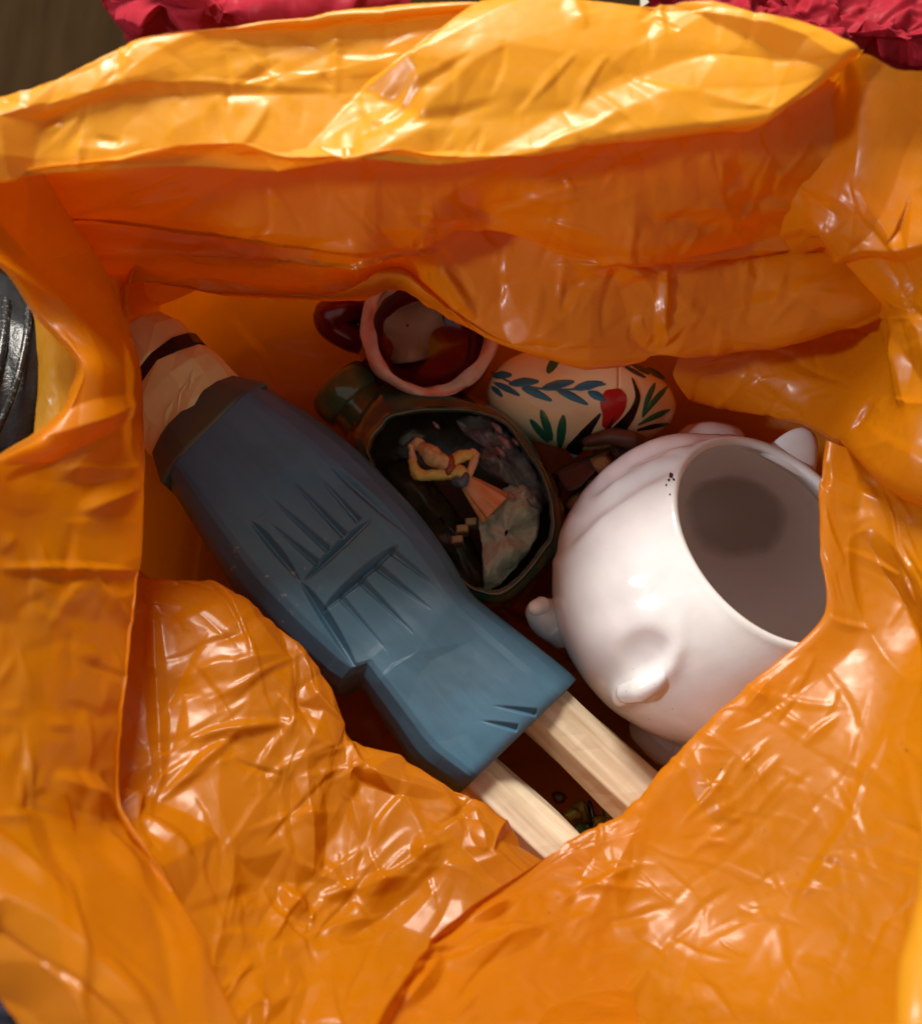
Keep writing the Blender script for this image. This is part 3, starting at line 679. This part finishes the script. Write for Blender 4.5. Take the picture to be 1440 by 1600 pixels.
# the raised rim of the folded ear
for (pl, wid, hei) in [([(975, 1084), (1012, 1072), (1044, 1046), (1060, 1010), (1056, 972)], 15, .0065)]:
    dm = np.full(h.shape, 1e9); tt = np.zeros(h.shape)
    for q, (p, p2) in enumerate(zip(pl, pl[1:])):
        d, t, _ = seg_d(U, V, *p, *p2); k = d < dm; dm[k] = d[k]; tt[k] = ((q + t) / (len(pl) - 1))[k]
    h += hei * np.exp(-(dm / (wid * (1.25 - .6 * tt))) ** 2) * (1 - .85 * tt) ** 1.2
h += .0006 * noise3(X * 30)
X = X + Nn * (h * out_m)[..., None]
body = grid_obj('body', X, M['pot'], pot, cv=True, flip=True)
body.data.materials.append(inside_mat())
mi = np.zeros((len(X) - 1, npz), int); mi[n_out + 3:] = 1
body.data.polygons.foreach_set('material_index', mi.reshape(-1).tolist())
def onsph(u, v, lift=0.0):
    d = ray(u, v); d = d / np.linalg.norm(d); o = CAM - PC; b = o @ d; c = o @ o - (PR + lift) ** 2; q = b * b - c
    t = -b - math.sqrt(max(q, 0)); return CAM + d * t
def blob(name, pts_r, mat, parent, seg=20, lump=0.0):
    """smooth tapered capsule through (point, radius) list"""
    Pn = np.array([p for p, _ in pts_r], float); rr = np.array([r for _, r in pts_r], float)
    k = 28; C = catmull(Pn, k); Rr_ = np.interp(np.linspace(0, len(rr) - 1, k), range(len(rr)), rr); rings = []
    up0 = np.array((.3, .2, .93))
    for i in range(k):
        d = C[min(i + 1, k - 1)] - C[max(i - 1, 0)]; d /= np.linalg.norm(d); s1 = np.cross(d, up0); s1 /= np.linalg.norm(s1); s2 = np.cross(s1, d)
        rings.append([C[i] + (s1 * math.cos(a) + s2 * math.sin(a)) * Rr_[i] for a in np.linspace(0, 2 * math.pi, seg, endpoint=False)])
    # round the ends
    def cap(c, ring, d, r):
        outr = []
        for q in (.5, .85, .995):
            outr.append([c + (np.array(p) - c) * math.sqrt(1 - q * q) + d * r * q for p in ring])
        return outr
    d0 = C[0] - C[1]; d0 /= np.linalg.norm(d0); d1 = C[-1] - C[-2]; d1 /= np.linalg.norm(d1)
    rings = cap(C[0], rings[0], d0, Rr_[0])[::-1] + rings + cap(C[-1], rings[-1], d1, Rr_[-1])
    A_ = np.array(rings)
    if lump: A_ = A_ + lump * rr.mean() * np.stack([fbm(A_ / rr.mean() * .55 + 5.1 * q, 3) for q in range(3)], -1)
    o = grid_obj(name, A_, mat, parent, cv=True)
    bm = bmesh.new(); bm.from_mesh(o.data); bm.edges.ensure_lookup_table()
    bmesh.ops.holes_fill(bm, edges=[e for e in bm.edges if e.is_boundary]); bmesh.ops.recalc_face_normals(bm, faces=bm.faces)
    bm.to_mesh(o.data); bm.free(); o.data.polygons.foreach_set('use_smooth', [True] * len(o.data.polygons)); return o
px = dist / 1440
blob('ear', [(onsph(978, 1083, .002), 15 * px), (onsph(1000, 1078, .003), 17 * px), (onsph(1024, 1064, .001), 14 * px), (onsph(1046, 1042, -.002), 9 * px), (onsph(1056, 1012, -.003), 5 * px)], M['pot'], pot)
rimp = X[n_out - 3]; ru, rv = proj(rimp); rp = rimp[np.argmin(np.hypot(ru - 1238, rv - 712))]
eo = (rp - PC) / np.linalg.norm(rp - PC); et = np.cross(eo, ax); et /= np.linalg.norm(et); eo = eo * .75 - ax * .35 + view * .25; eo /= np.linalg.norm(eo)
rp = rimp[np.argmin(np.hypot(ru - 1246, rv - 712))]
tipp = W(1264, 670, float(rp[2]) + .002); inn = rp - ax * 20 * px + eo * 9 * px; rings = []
d_ = tipp - inn; L_ = np.linalg.norm(d_); d_ /= L_; maj = et - d_ * (et @ d_); maj /= np.linalg.norm(maj); mnr = np.cross(d_, maj)
for t in np.linspace(-.25, 1, 28):
    c = inn + d_ * L_ * t; k = math.sqrt(max(1e-4, 1 - max(0, t) ** 4.5))
    rings.append([c + (maj * math.cos(a) * 44 * (1 - .5 * t) + mnr * math.sin(a) * 12) * px * k for a in np.linspace(0, 2 * math.pi, 32, endpoint=False)])
grid_obj('ear', np.array(rings), M['pot'], pot, cv=True)
for (u, v, r_) in [(960, 811, 3.4), (1048, 742, 4.2), (1044, 750, 2.6), (1052, 749, 2.2), (1040, 757, 2.4), (1046, 772, 1.6)]:   # dark chips in the glaze
    c = onsph(u, v, .0004); nn = (c - PC) / np.linalg.norm(c - PC); t1 = np.cross(nn, (.3, .5, .8)); t1 /= np.linalg.norm(t1); t2_ = np.cross(nn, t1); rs_ = np.random.RandomState(int(u))
    vs_ = [c + nn * .0003] + [c + (t1 * math.cos(a) * 1.5 + t2_ * math.sin(a) * .8) * r_ * px * rs_.uniform(.6, 1.2) for a in np.linspace(0, 2 * math.pi, 9, endpoint=False)]
    mesh_obj('glaze_chip', vs_, [(0, k + 1, (k + 1) % 9 + 1) for k in range(9)], M['chip'], pot)
sn = blob('knob', [(W(880, 975, .115), 40 * px), (W(855, 965, .122), 33 * px), (W(844, 958, .128), 24 * px)], M['pot'], pot)
blob('nub', [(W(846, 946, .136), 14 * px), (W(836, 950, .140), 12 * px)], M['pot'], sn)
blob('foot', [(W(1085, 690, .06), 34 * px), (W(1110, 684, .07), 30 * px), (W(1140, 686, .07), 26 * px)], M['pot'], pot)
blob('foot', [(W(1010, 1140, .075), 30 * px), (W(1040, 1165, .07), 34 * px), (W(1070, 1170, .07), 30 * px)], M['pot'], pot)

# ------------------------------------------------------------------ painted egg
EC = W(909, 624, .085); ed_ = float(np.dot(EC - CAM, (0, ST, -CT))); epx = ed_ / 1440
egg = empty('painted_egg', EC - np.array((0, 0, .035)))
tag(egg, 'cream lacquered wooden egg painted with blue and green leaves and a red flower', 'egg')
ea = W(1057, 640, .078) - W(762, 608, .092); La = np.linalg.norm(ea); ea /= La
EA, EB = 149 * epx, 80 * epx
eb = np.cross((0, 0, 1), ea); eb /= np.linalg.norm(eb); ecn = np.cross(ea, eb)
def egg_r(x): return EB * math.sqrt(max(0, 1 - x * x)) * (1 - .07 * x)
def egg_half(x0, x1, n=50, grow=1.0):
    rings = []
    for t in np.linspace(0, 1, n):
        x = x0 + (x1 - x0) * t; x = max(-.9995, min(.9995, x)); r_ = egg_r(x) * grow
        rings.append([EC + ea * x * EA + (eb * math.cos(a) + ecn * math.sin(a)) * r_ for a in np.linspace(0, 2 * math.pi, 64, endpoint=False)])
    return np.array(rings)
def ang_x(x0, x1, n): return np.sin(np.linspace(math.asin(x0), math.asin(x1), n))
def egg_part(xs_, grow):
    rings = []
    for x in xs_:
        r_ = egg_r(x) * grow
        rings.append([EC + ea * x * EA + (eb * math.cos(a) + ecn * math.sin(a)) * r_ for a in np.linspace(0, 2 * math.pi, 72, endpoint=False)])
    return np.array(rings)
SEAM = .245
big_half = grid_obj('egg_half', np.concatenate([egg_part(ang_x(-.9999, SEAM, 60), 1.0), egg_part([SEAM + .004], .985), egg_part([SEAM + .004], .9)]), M['egg'], egg, cv=True)
small_half = grid_obj('egg_half', np.concatenate([egg_part([SEAM + .006], .9), egg_part([SEAM + .007], .99), egg_part(ang_x(SEAM + .010, .9999, 50), .995)]), M['egg'], egg, cv=True)
def on_egg(u, v, lift):
    d = ray(u, v); d = d / np.linalg.norm(d); o = CAM - EC
    t = None
    # march: egg_r is close to an ellipsoid
    lo = None
    for k in range(2):
        A = np.array((d @ ea / EA, d @ eb / EB, d @ ecn / EB)); O = np.array((o @ ea / EA, o @ eb / EB, o @ ecn / EB))
        sc_k = 1.0 if lo is None else (1 - .07 * lo)
        A[1:] /= sc_k; O[1:] /= sc_k
        a = A @ A; b = A @ O; c = O @ O - 1; q = b * b - a * c
        t = (-b - math.sqrt(max(q, 0))) / a
        if q < 0: t = -b / a
        p = o + d * t; lo = float(p @ ea) / EA
    nrm = p - ea * (p @ ea); nn = nrm / (EB ** 2) + ea * (p @ ea) / EA ** 2; nn /= np.linalg.norm(nn)
    return EC + p + nn * lift
def stroke(name, pl, widths, mat, parent, lift=.00045, n=14):
    C = catmull(np.array([(a, b, 0.) for a, b in pl]), n)[:, :2]; wd_ = np.interp(np.linspace(0, 1, n), np.linspace(0, 1, len(widths)), widths)
    v, f = [], []
    for i in range(n):
        d = C[min(i + 1, n - 1)] - C[max(i - 1, 0)]; d = d / (np.linalg.norm(d) + 1e-9); nn = np.array((-d[1], d[0]))
        for k in (-1, -.5, 0, .5, 1):
            q = C[i] + nn * wd_[i] * k * .5; v.append(on_egg(q[0], q[1], lift * (1 if abs(k) < 1 else .5)))
    f = gfaces(n, 5)
    return mesh_obj(name, v, f, mat, parent)
bl = M['p_blue']
stroke('painted_stem', [(768, 582), (800, 598), (850, 608), (900, 608), (946, 600)], [2, 3.5, 3.5, 3.5, 3], bl, big_half)
for (a, b, c, d, w) in [(770, 588, 800, 586, 13), (772, 598, 812, 618, 11), (768, 604, 785, 620, 9), (795, 600, 842, 596, 15), (815, 606, 862, 626, 13), (845, 608, 897, 596, 15),
                        (868, 608, 918, 632, 13), (895, 608, 942, 598, 15), (918, 612, 946, 626, 14)]:
    stroke('painted_leaf', [(a, b), ((a + c) / 2, (b + d) / 2 - 1), (c, d)], [2, w * .8, w, w * .7, 3], bl, big_half)
gr = M['p_green']
for (a, b, c, d, w) in [(855, 583, 872, 556, 15), (902, 556, 910, 573, 13), (857, 690, 828, 655, 12), (862, 688, 845, 640, 14), (874, 700, 880, 648, 15)]:
    stroke('painted_leaf', [(a, b), ((a + c) / 2, (b + d) / 2), (c, d)], [4, w * .8, w, w * .8, 3], gr, big_half)
for (a, b, c, d, w) in [(1003, 650, 1023, 598, 9), (1003, 652, 1042, 604, 9), (996, 664, 1046, 640, 9)]:
    stroke('painted_leaf', [(a, b), ((a + c) / 2 - 2, (b + d) / 2), (c, d)], [2, w * .6, w, w, 2], gr, small_half)
stroke('painted_petal', [(956, 608), (958, 625), (954, 648), (944, 668)], [20, 42, 40, 24, 8], M['p_red'], small_half)
bk = M['p_black']
stroke('painted_stroke', [(938, 646), (918, 672), (898, 700), (890, 708)], [3, 14, 24, 20], bk, big_half)
stroke('painted_stroke', [(987, 590), (996, 620), (984, 650), (962, 676)], [2, 7, 10, 16, 20], bk, small_half)
stroke('painted_stroke', [(958, 652), (950, 668), (944, 688)], [2, 8, 16], bk, small_half)
stroke('painted_stroke', [(995, 672), (1020, 666), (1044, 662)], [3, 8, 4], bk, small_half)
nv = M['p_navy']
for (a, b, c, d, w) in [(955, 560, 985, 570, 12), (985, 566, 1015, 584, 9), (975, 572, 1008, 590, 6), (1010, 575, 1038, 592, 9)]:
    stroke('painted_leaf', [(a, b), ((a + c) / 2, (b + d) / 2), (c, d)], [3, w, w, 3], nv, small_half)

# ------------------------------------------------------------------ dark red mug
MC = W(672, 512, .118); md = float(np.dot(MC - CAM, (0, ST, -CT))); mpx = md / 1440
mug = empty('glazed_mug', MC - np.array((0, 0, .075)))
tag(mug, 'dark red glazed mug with a rough pale pink rim tipped under the overhang', 'mug')
mv = (CAM - MC) / np.linalg.norm(CAM - MC); mx_ = np.array((1., 0, 0)); my_ = np.cross(mv, mx_); my_ /= np.linalg.norm(my_); mx_ = np.cross(my_, mv)
axm = mv + .10 * mx_ + .28 * my_; axm /= np.linalg.norm(axm); q1 = np.cross(axm, mx_); q1 /= np.linalg.norm(q1); q2 = np.cross(q1, axm)
R0 = 108 * mpx
def ring_m(r_, z_, n=96, wob=0.0, seed=0):
    return [MC + axm * (z_ + wob * .5 * math.sin(3 * a + seed)) + (q2 * math.cos(a) + q1 * math.sin(a)) * (r_ * (1 + wob * 9 * noise3(np.array([math.cos(a) * 2.2, math.sin(a) * 2.2, seed])[None])[0])) for a in np.linspace(0, 2 * math.pi, n, endpoint=False)]
grid_obj('body', np.array([ring_m(R0 * .1, -.072), ring_m(R0 * .75, -.072), ring_m(R0 * .97, -.055), ring_m(R0 * 1.04, -.03), ring_m(R0 * 1.0, -.006), ring_m(R0 * .985, -.002)]), M['red_glaze'], mug, cv=True)
rim = [ring_m(R0 * .985, -.008), ring_m(R0 * 1.01, -.002, wob=.008), ring_m(R0 * .985, .0016, wob=.010, seed=2), ring_m(R0 * .91, .0018, wob=.012, seed=2), ring_m(R0 * .84, -.0005, wob=.017, seed=4), ring_m(R0 * .815, -.006, wob=.016, seed=4)]
grid_obj('rim', np.array(rim), M['rim_clay'], mug, cv=True)
grid_obj('inner_wall', np.array([ring_m(R0 * .83, -.004), ring_m(R0 * .86, -.016), ring_m(R0 * .84, -.035), ring_m(R0 * .66, -.045), ring_m(R0 * .2, -.047), ring_m(R0 * .02, -.047)]), M['red_glaze'], mug, cv=True)
sh = q1 * R0 * .30 - q2 * R0 * .26
pf = [np.array(ring_m(R0 * k, z_, wob=w_, seed=6)) + sh for k, z_, w_ in ((.60, -.0475, .022), (.58, -.0445, .022), (.3, -.0435, .0), (.02, -.0433, 0))]
grid_obj('tan_patch', np.array(pf), M['mug_floor'], mug, cv=True)
blob('handle', [(W(568, 484, .085), 24 * mpx), (W(540, 480, .095), 25 * mpx), (W(514, 490, .095), 25 * mpx), (W(518, 508, .088), 25 * mpx), (W(545, 525, .08), 25 * mpx), (W(570, 535, .075), 22 * mpx)], M['red_glaze'], mug)

# ------------------------------------------------------------------ glazed grotto jug lying on its side
JZ = .112
jug = empty('grotto_jug', W(710, 780, .04))
tag(jug, 'green and brown glazed jug with an open niche holding a little woman figurine', 'jug')
outer = np.array([(560, 640), (592, 602), (650, 606), (730, 620), (792, 650), (842, 706), (876, 780), (884, 850), (842, 905), (795, 944), (735, 940), (660, 880), (590, 790), (545, 700)], float)
inner = np.array([(578, 690), (604, 654), (670, 638), (730, 640), (785, 660), (826, 704), (858, 772), (864, 838), (832, 888), (790, 924), (740, 922), (680, 862), (620, 780), (580, 722)], float)
oc = outer.mean(0); nJ = 140
O_ = catmull_closed(outer, nJ); I_ = catmull_closed(inner, nJ); ic = inner.mean(0)
_ja = np.linspace(0, 2 * math.pi, nJ, endpoint=False); _jn = noise3(np.stack([np.cos(_ja) * 2.6, np.sin(_ja) * 2.6, 0 * _ja + 4], -1)) + .5 * noise3(np.stack([np.cos(_ja) * 7, np.sin(_ja) * 7, 0 * _ja], -1))
I_ = ic + (I_ - ic) * (1 + .05 * _jn)[:, None]; O_ = oc + (O_ - oc) * (1 + .02 * _jn)[:, None]
def jr(c, s, z): return [W(p[0], p[1], z) for p in (c[1] + (c[0] - c[1]) * s)]
O3 = lambda s, z: jr((O_, oc), s, z); I3 = lambda s, z: jr((I_, ic), s, z)
mid = lambda t, z: [W(*(a * (1 - t) + b * t), z) for a, b in zip(O_, I_)]
grid_obj('body', np.array([O3(.05, .03), O3(.6, .032), O3(.92, .05), O3(1.03, .075), O3(1.0, .096), mid(.25, .106), mid(.6, .112), mid(.82, .112), mid(.94, .1155), I3(1.0, .1165), I3(.975, .115), I3(.955, .108)]), M['jug'], jug, cv=True, flip=True)
grid_obj('niche', np.array([I3(.965, .109), I3(.95, .09), I3(.9, .07), I3(.7, .058), I3(.3, .055), I3(.02, .055)]), M['cavity'], jug, cv=True, flip=True)
# neck with a rolled lip
nc = W(556, 630, .085); nt_ = W(535, 612, .098)
na = W(520, 598, .092) - W(580, 660, .088); na /= np.linalg.norm(na); n1 = W(588, 574, .09) - W(512, 650, .09); n1 = n1 - na * (n1 @ na); hl = np.linalg.norm(n1) / 2; n1 /= 2 * hl; n2 = np.cross(na, n1)
def nr(r_, z_, c=nc): return [c + na * z_ + (n1 * math.cos(a) + n2 * math.sin(a)) * r_ for a in np.linspace(0, 2 * math.pi, 64, endpoint=False)]
neck = grid_obj('neck', np.array([nr(hl * .95, -.02), nr(hl * .86, -.006), nr(hl * .86, .002)]), M['jug'], jug, cv=True)
lip = [nr(hl * (.86 + .17 * math.sin(t)), .009 - .010 * math.cos(t)) for t in np.linspace(0, math.pi * 1.55, 14)] + [nr(hl * .66, .006), nr(hl * .6, -.02)]
grid_obj('lip', np.array(lip), M['green_glaze'], jug, cv=True)
mesh_obj('base_edge', [W(884, 852, .085), W(797, 946, .085), W(792, 946, .078), W(882, 846, .078), W(884, 858, .070), W(797, 952, .070)], [(0, 1, 2, 3), (0, 4, 5, 1)], M['pale_clay'], jug, False)
# rockwork and crust
def crust(name, poly, z0, z1, mat, parent, seed, amp=.006, n=70, zf=None):
    c = catmull_closed(np.array(poly, float), n); ctr = c.mean(0); rings = []
    rs = np.random.RandomState(seed); jag = 1 + .10 * np.array([noise3(np.array([[math.cos(a) * 6, math.sin(a) * 6, seed]]))[0] for a in np.linspace(0, 2 * math.pi, n, endpoint=False)])
    for s in (1.0, .97, .9, .8, .68, .55, .42, .3, .18, .06):
        ring = []
        for k, q in enumerate(c):
            p = ctr + (q - ctr) * s * (jag[k] if s > .5 else 1)
            dz = amp * (fbm(np.array([[p[0] * .03, p[1] * .03, seed * 1.7]]), 4)[0]); zz = (z0 if zf is None else zf(*p)) + (z1 - z0) * (1 - s) ** .45 + dz * (s < 1)
            ring.append(W(p[0], p[1], zz))
        rings.append(ring)
    return grid_obj(name, np.array(rings), mat, parent, cv=True, flip=True)
rock = crust('rockwork', [(712, 655), (750, 648), (790, 668), (826, 712), (852, 775), (838, 800), (800, 760), (770, 745), (742, 715), (752, 690), (728, 680)], .092, .106, M['rock'], jug, 3, .018)
crust('mossy_ledge', [(788, 762), (820, 758), (842, 790), (838, 840), (812, 880), (778, 915), (756, 918), (752, 850), (748, 812), (770, 800)], .094, .104, M['moss'], jug, 5, .013)
crust('dark_bank', [(600, 730), (650, 720), (690, 770), (720, 810), (740, 850), (760, 915), (720, 900), (650, 820)], .064, .078, M['cavity'], jug, 8, .008)
for k, (u, v, s) in enumerate([(778, 668, 8), (790, 690, 9), (783, 706, 7), (806, 690, 5), (682, 664, 5), (800, 775, 6)]):
    blob('pink_chip', [(W(u - s, v - s * .8, .106), s * .45 * px), (W(u, v + 1, .108), s * .7 * px), (W(u + s * .6, v + s, .106), s * .4 * px)], M['pinkchip'], rock)
for (u, v, a) in [(722, 826, .5), (736, 815, .5), (714, 843, .5)]:
    c = W(u, v, .088); loft('brick', [[c + np.array((dx * .0042 * s_, dy * .003 * s_, dz)) for dx, dy in ((-1, -1), (1, -.8), (1, 1), (-1, .8))] for dz, s_ in ((-.012, 1), (0, 1), (.002, .8))], M['ochre'], jug)
# the little woman
fgz = .103
fgn = blob('figurine', [(W(706, 740, fgz), 11 * px), (W(718, 738, fgz + .001), 13 * px), (W(726, 746, fgz), 12 * px)], M['bodice'], jug)
fgn['label'] = 'little painted woman in yellow bodice and orange skirt'
def skirt():
    rings = []
    w0, w1 = np.array(W(726, 750, fgz - .002)), np.array(W(776, 797, fgz - .004)); d = w1 - w0; d /= np.linalg.norm(d); s = np.cross(d, (0, 0, 1)); s /= np.linalg.norm(s); up = np.cross(s, d)
    for t in np.linspace(0, 1, 16):
        r_ = (12 + 21 * t ** .8) * px; c = w0 + (w1 - w0) * t; ring = []
        for a in np.linspace(0, 2 * math.pi, 60, endpoint=False):
            k = 1 + .10 * t * math.sin(9 * a) + .04 * t * math.sin(17 * a + 1); ring.append(c + (s * math.cos(a) + up * .6 * math.sin(a)) * r_ * k)
        rings.append(ring)
    rings.append([w1 - d * .002 + (np.array(p) - w1) * .1 for p in rings[-1]])
    return grid_obj('skirt', np.array(rings), M['skirt'], fgn, cv=True)
skirt()
blob('apron', [(W(712, 752, fgz + .003), 8 * px), (W(722, 754, fgz + .004), 9 * px), (W(728, 744, fgz + .004), 6 * px)], M['apron'], fgn, lump=.45)
blob('head', [(W(652, 690, fgz), 10 * px), (W(656, 697, fgz), 10 * px)], M['skin'], fgn, lump=.45)
blob('hat', [(W(630, 690, fgz), 8 * px), (W(642, 681, fgz), 12 * px), (W(657, 682, fgz), 8 * px)], M['hat'], fgn, lump=.45)
blob('hair', [(W(662, 701, fgz + .002), 11 * px), (W(675, 711, fgz + .004), 17 * px), (W(693, 725, fgz + .003), 13 * px)], M['hair'], fgn, lump=.45)
blob('sash', [(W(703, 716, fgz + .004), 6 * px), (W(706, 728, fgz + .005), 6 * px), (W(700, 738, fgz + .004), 5 * px)], M['sash'], fgn, lump=.45)
blob('arm', [(W(642, 697, fgz), 6 * px), (W(645, 718, fgz), 7 * px)], M['skin'], fgn, lump=.45)
blob('sleeve', [(W(645, 722, fgz), 8 * px), (W(652, 740, fgz), 11 * px), (W(676, 743, fgz), 9 * px), (W(702, 741, fgz), 11 * px)], M['bodice'], fgn, lump=.45)
blob('sleeve', [(W(706, 722, fgz), 11 * px), (W(720, 713, fgz), 11 * px), (W(735, 708, fgz), 8 * px)], M['bodice'], fgn, lump=.45)
blob('arm', [(W(738, 706, fgz), 7 * px), (W(744, 712, fgz), 7 * px), (W(738, 728, fgz), 7 * px), (W(732, 744, fgz), 7 * px)], M['skin'], fgn, lump=.45)

# ------------------------------------------------------------------ half hidden pottery in the depths
bp = empty('brown_pottery', W(940, 740, .03))
tag(bp, 'dark brown and ochre pottery piece wedged between the egg and the white pot', 'pottery')
blob('brim', [(W(918, 690, .10), 10 * px), (W(955, 682, .106), 15 * px), (W(985, 688, .106), 17 * px), (W(1005, 694, .10), 12 * px)], M['brown'], bp)
loft('block', [[W(866, 735, z), W(930, 708, z), W(946, 722, z + .003), W(905, 765, z + .002), W(880, 770, z)] for z in (.04, .085)] , M['brown'], bp, bevel=.003)
crust('shoulder', [(925, 705), (960, 695), (985, 705), (960, 745), (915, 790), (885, 820), (878, 790), (900, 765), (940, 735)], .05, .078, M['ochre'], bp, 12, .008)
rsb = np.random.RandomState(31)
def shard(name, u, v, z, r_, mat, parent):
    ring = [(u + r_ * rsb.uniform(.6, 1.2) * math.cos(a), v + r_ * rsb.uniform(.5, 1.0) * math.sin(a)) for a in np.linspace(0, 2 * math.pi, 7, endpoint=False)]
    loft(name, [[W(a, b, z - .022) for a, b in ring], [W(a, b, z + rsb.uniform(-.003, .003)) for a, b in ring], [W(u + (a - u) * .6, v + (b - v) * .6, z + .005 + rsb.uniform(-.002, .002)) for a, b in ring]], mat, parent, bevel=.0012)
for (u, v, z, r_, k) in [(892, 742, .080, 26, 'brown'), (940, 722, .088, 24, 'ochre'), (905, 785, .074, 22, 'ochre'), (968, 704, .092, 20, 'brown'), (880, 812, .070, 18, 'brown'), (925, 756, .080, 16, 'rock')]:
    shard('fragment', u, v, z, r_, M[k], bp)
yg = empty('glazed_ornament', W(905, 1280, .06))
tag(yg, 'small yellow green glazed ornament glimpsed between the two pale legs', 'ornament')
loft('body', [[W(868, 1285, z), W(905, 1248, z + .006), W(918, 1255, z + .006), W(930, 1305, z), W(900, 1330, z)] for z in (.06, .085)], M['yglaze'], yg, bevel=.003)
loft('rib', [[W(917, 1250, z), W(924, 1252, z), W(936, 1304, z), W(928, 1308, z)] for z in (.07, .096)], M['p_black'], yg, bevel=.001)
loft('rib', [[W(940, 1262, z), W(950, 1268, z), W(960, 1310, z), W(948, 1312, z)] for z in (.06, .082)], M['yglaze'], yg, bevel=.002)

for (u, v, z, r_, k) in [(893, 1272, .100, 20, 'yglaze'), (908, 1296, .098, 16, 'green_glaze'), (936, 1282, .094, 15, 'yglaze'), (872, 1246, .088, 14, 'brown')]:
    shard('petal', u, v, z, r_, M[k], yg)

# ------------------------------------------------------------------ around the bag
def sheet_thing(name, ctrl, n, m, mat, seed, label, cat, **kw):
    o = film(name, ctrl, n, m, mat, None, seed, **kw); tag(o, label, cat); return o
T1 = [[(100, -130, .10), (250, -140, .12), (420, -140, .12), (640, -150, .12)],
      [(135, -40, .12), (250, -30, .15), (400, -30, .14), (640, -50, .14)],
      [(160, 22, .10), (250, 20, .14), (400, 22, .15), (640, 10, .14)],
      [(205, 62, .06), (290, 70, .09), (420, 80, .09), (640, 80, .08)],
      [(230, 80, .02), (310, 110, .03), (430, 120, .03), (640, 120, .03)]]
sheet_thing('tissue_paper', T1, 150, 200, M['tissue'], 91, 'crumpled crimson tissue paper behind the bag, next to the bare brown floor', 'tissue paper', big=.006, mid=.0045, fine=.0012, nb=14, nm=160, nf=1500)
T2 = [[(980, -110, .10), (1150, -120, .12), (1320, -120, .13), (1560, -120, .12)],
      [(1000, -20, .12), (1150, -10, .15), (1320, -5, .15), (1560, 10, .14)],
      [(1030, 40, .11), (1180, 45, .13), (1330, 60, .15), (1560, 60, .14)],
      [(1060, 90, .08), (1200, 90, .09), (1350, 98, .09), (1560, 106, .09)],
      [(1080, 130, .02), (1220, 130, .02), (1360, 104, .05), (1560, 110, .05)]]
sheet_thing('tissue_paper', T2, 200, 240, M['tissue'], 97, 'finely creased crimson tissue paper behind the right corner of the bag', 'tissue paper', big=.006, mid=.0065, fine=.0028, nb=20, nm=420, nf=2600)
# black leather bag at the left edge
lb = empty('leather_bag', W(-30, 600, 0.0)); tag(lb, 'black leather bag with worn curved piping beside the left edge of the orange bag', 'bag')
LB = [[(-160, 380, .02), (-60, 400, .08), (10, 430, .10), (60, 470, .09), (110, 500, .02)],
      [(-170, 500, .05), (-70, 500, .13), (10, 500, .135), (70, 520, .12), (120, 540, .02)],
      [(-180, 620, .05), (-80, 620, .14), (10, 610, .14), (70, 620, .12), (120, 630, .02)],
      [(-190, 720, .05), (-90, 720, .13), (0, 700, .13), (60, 710, .11), (120, 720, .02)],
      [(-200, 820, .02), (-100, 820, .08), (-10, 800, .08), (50, 800, .06), (110, 800, .02)]]
film('body', LB, 60, 60, M['leather'], lb, 5, big=.001, mid=.0006, fine=.0002, nb=12, nm=40, nf=100)
for off, w in ((2, 6), (-34, 8)):
    blob('piping', [(W(44 + off, 470, .128), w * px), (W(40 + off, 520, .140), w * px), (W(28 + off, 580, .146), w * px), (W(8 + off, 640, .146), w * px), (W(-20 + off, 700, .14), w * px)], M['piping'], lb)
# dark cloth, lower left corner
NC = [[(-120, 1480, .03), (-40, 1500, .05), (40, 1530, .04)], [(-120, 1560, .05), (-30, 1570, .07), (50, 1580, .06)], [(-120, 1680, .03), (-20, 1680, .05), (70, 1680, .03)]]
sheet_thing('dark_cloth', NC, 40, 40, M['navy'], 99, 'dark navy cloth peeping out at the lower left corner', 'cloth', big=.003, mid=.001, fine=.0003, nb=8, nm=20, nf=50)
GC = [[(1000, -60, .03), (1300, -60, .03), (1520, -60, .03)], [(1000, 0, .03), (1300, 0, .03), (1520, 0, .03)], [(1000, 40, .03), (1300, 40, .03), (1520, 40, .03)]]
sheet_thing('grey_card', GC, 20, 40, M['grey'], 101, 'pale grey card showing behind the tissue paper at the top edge', 'card', big=.001, mid=.0005, fine=.0, nb=8, nm=20, nf=20)
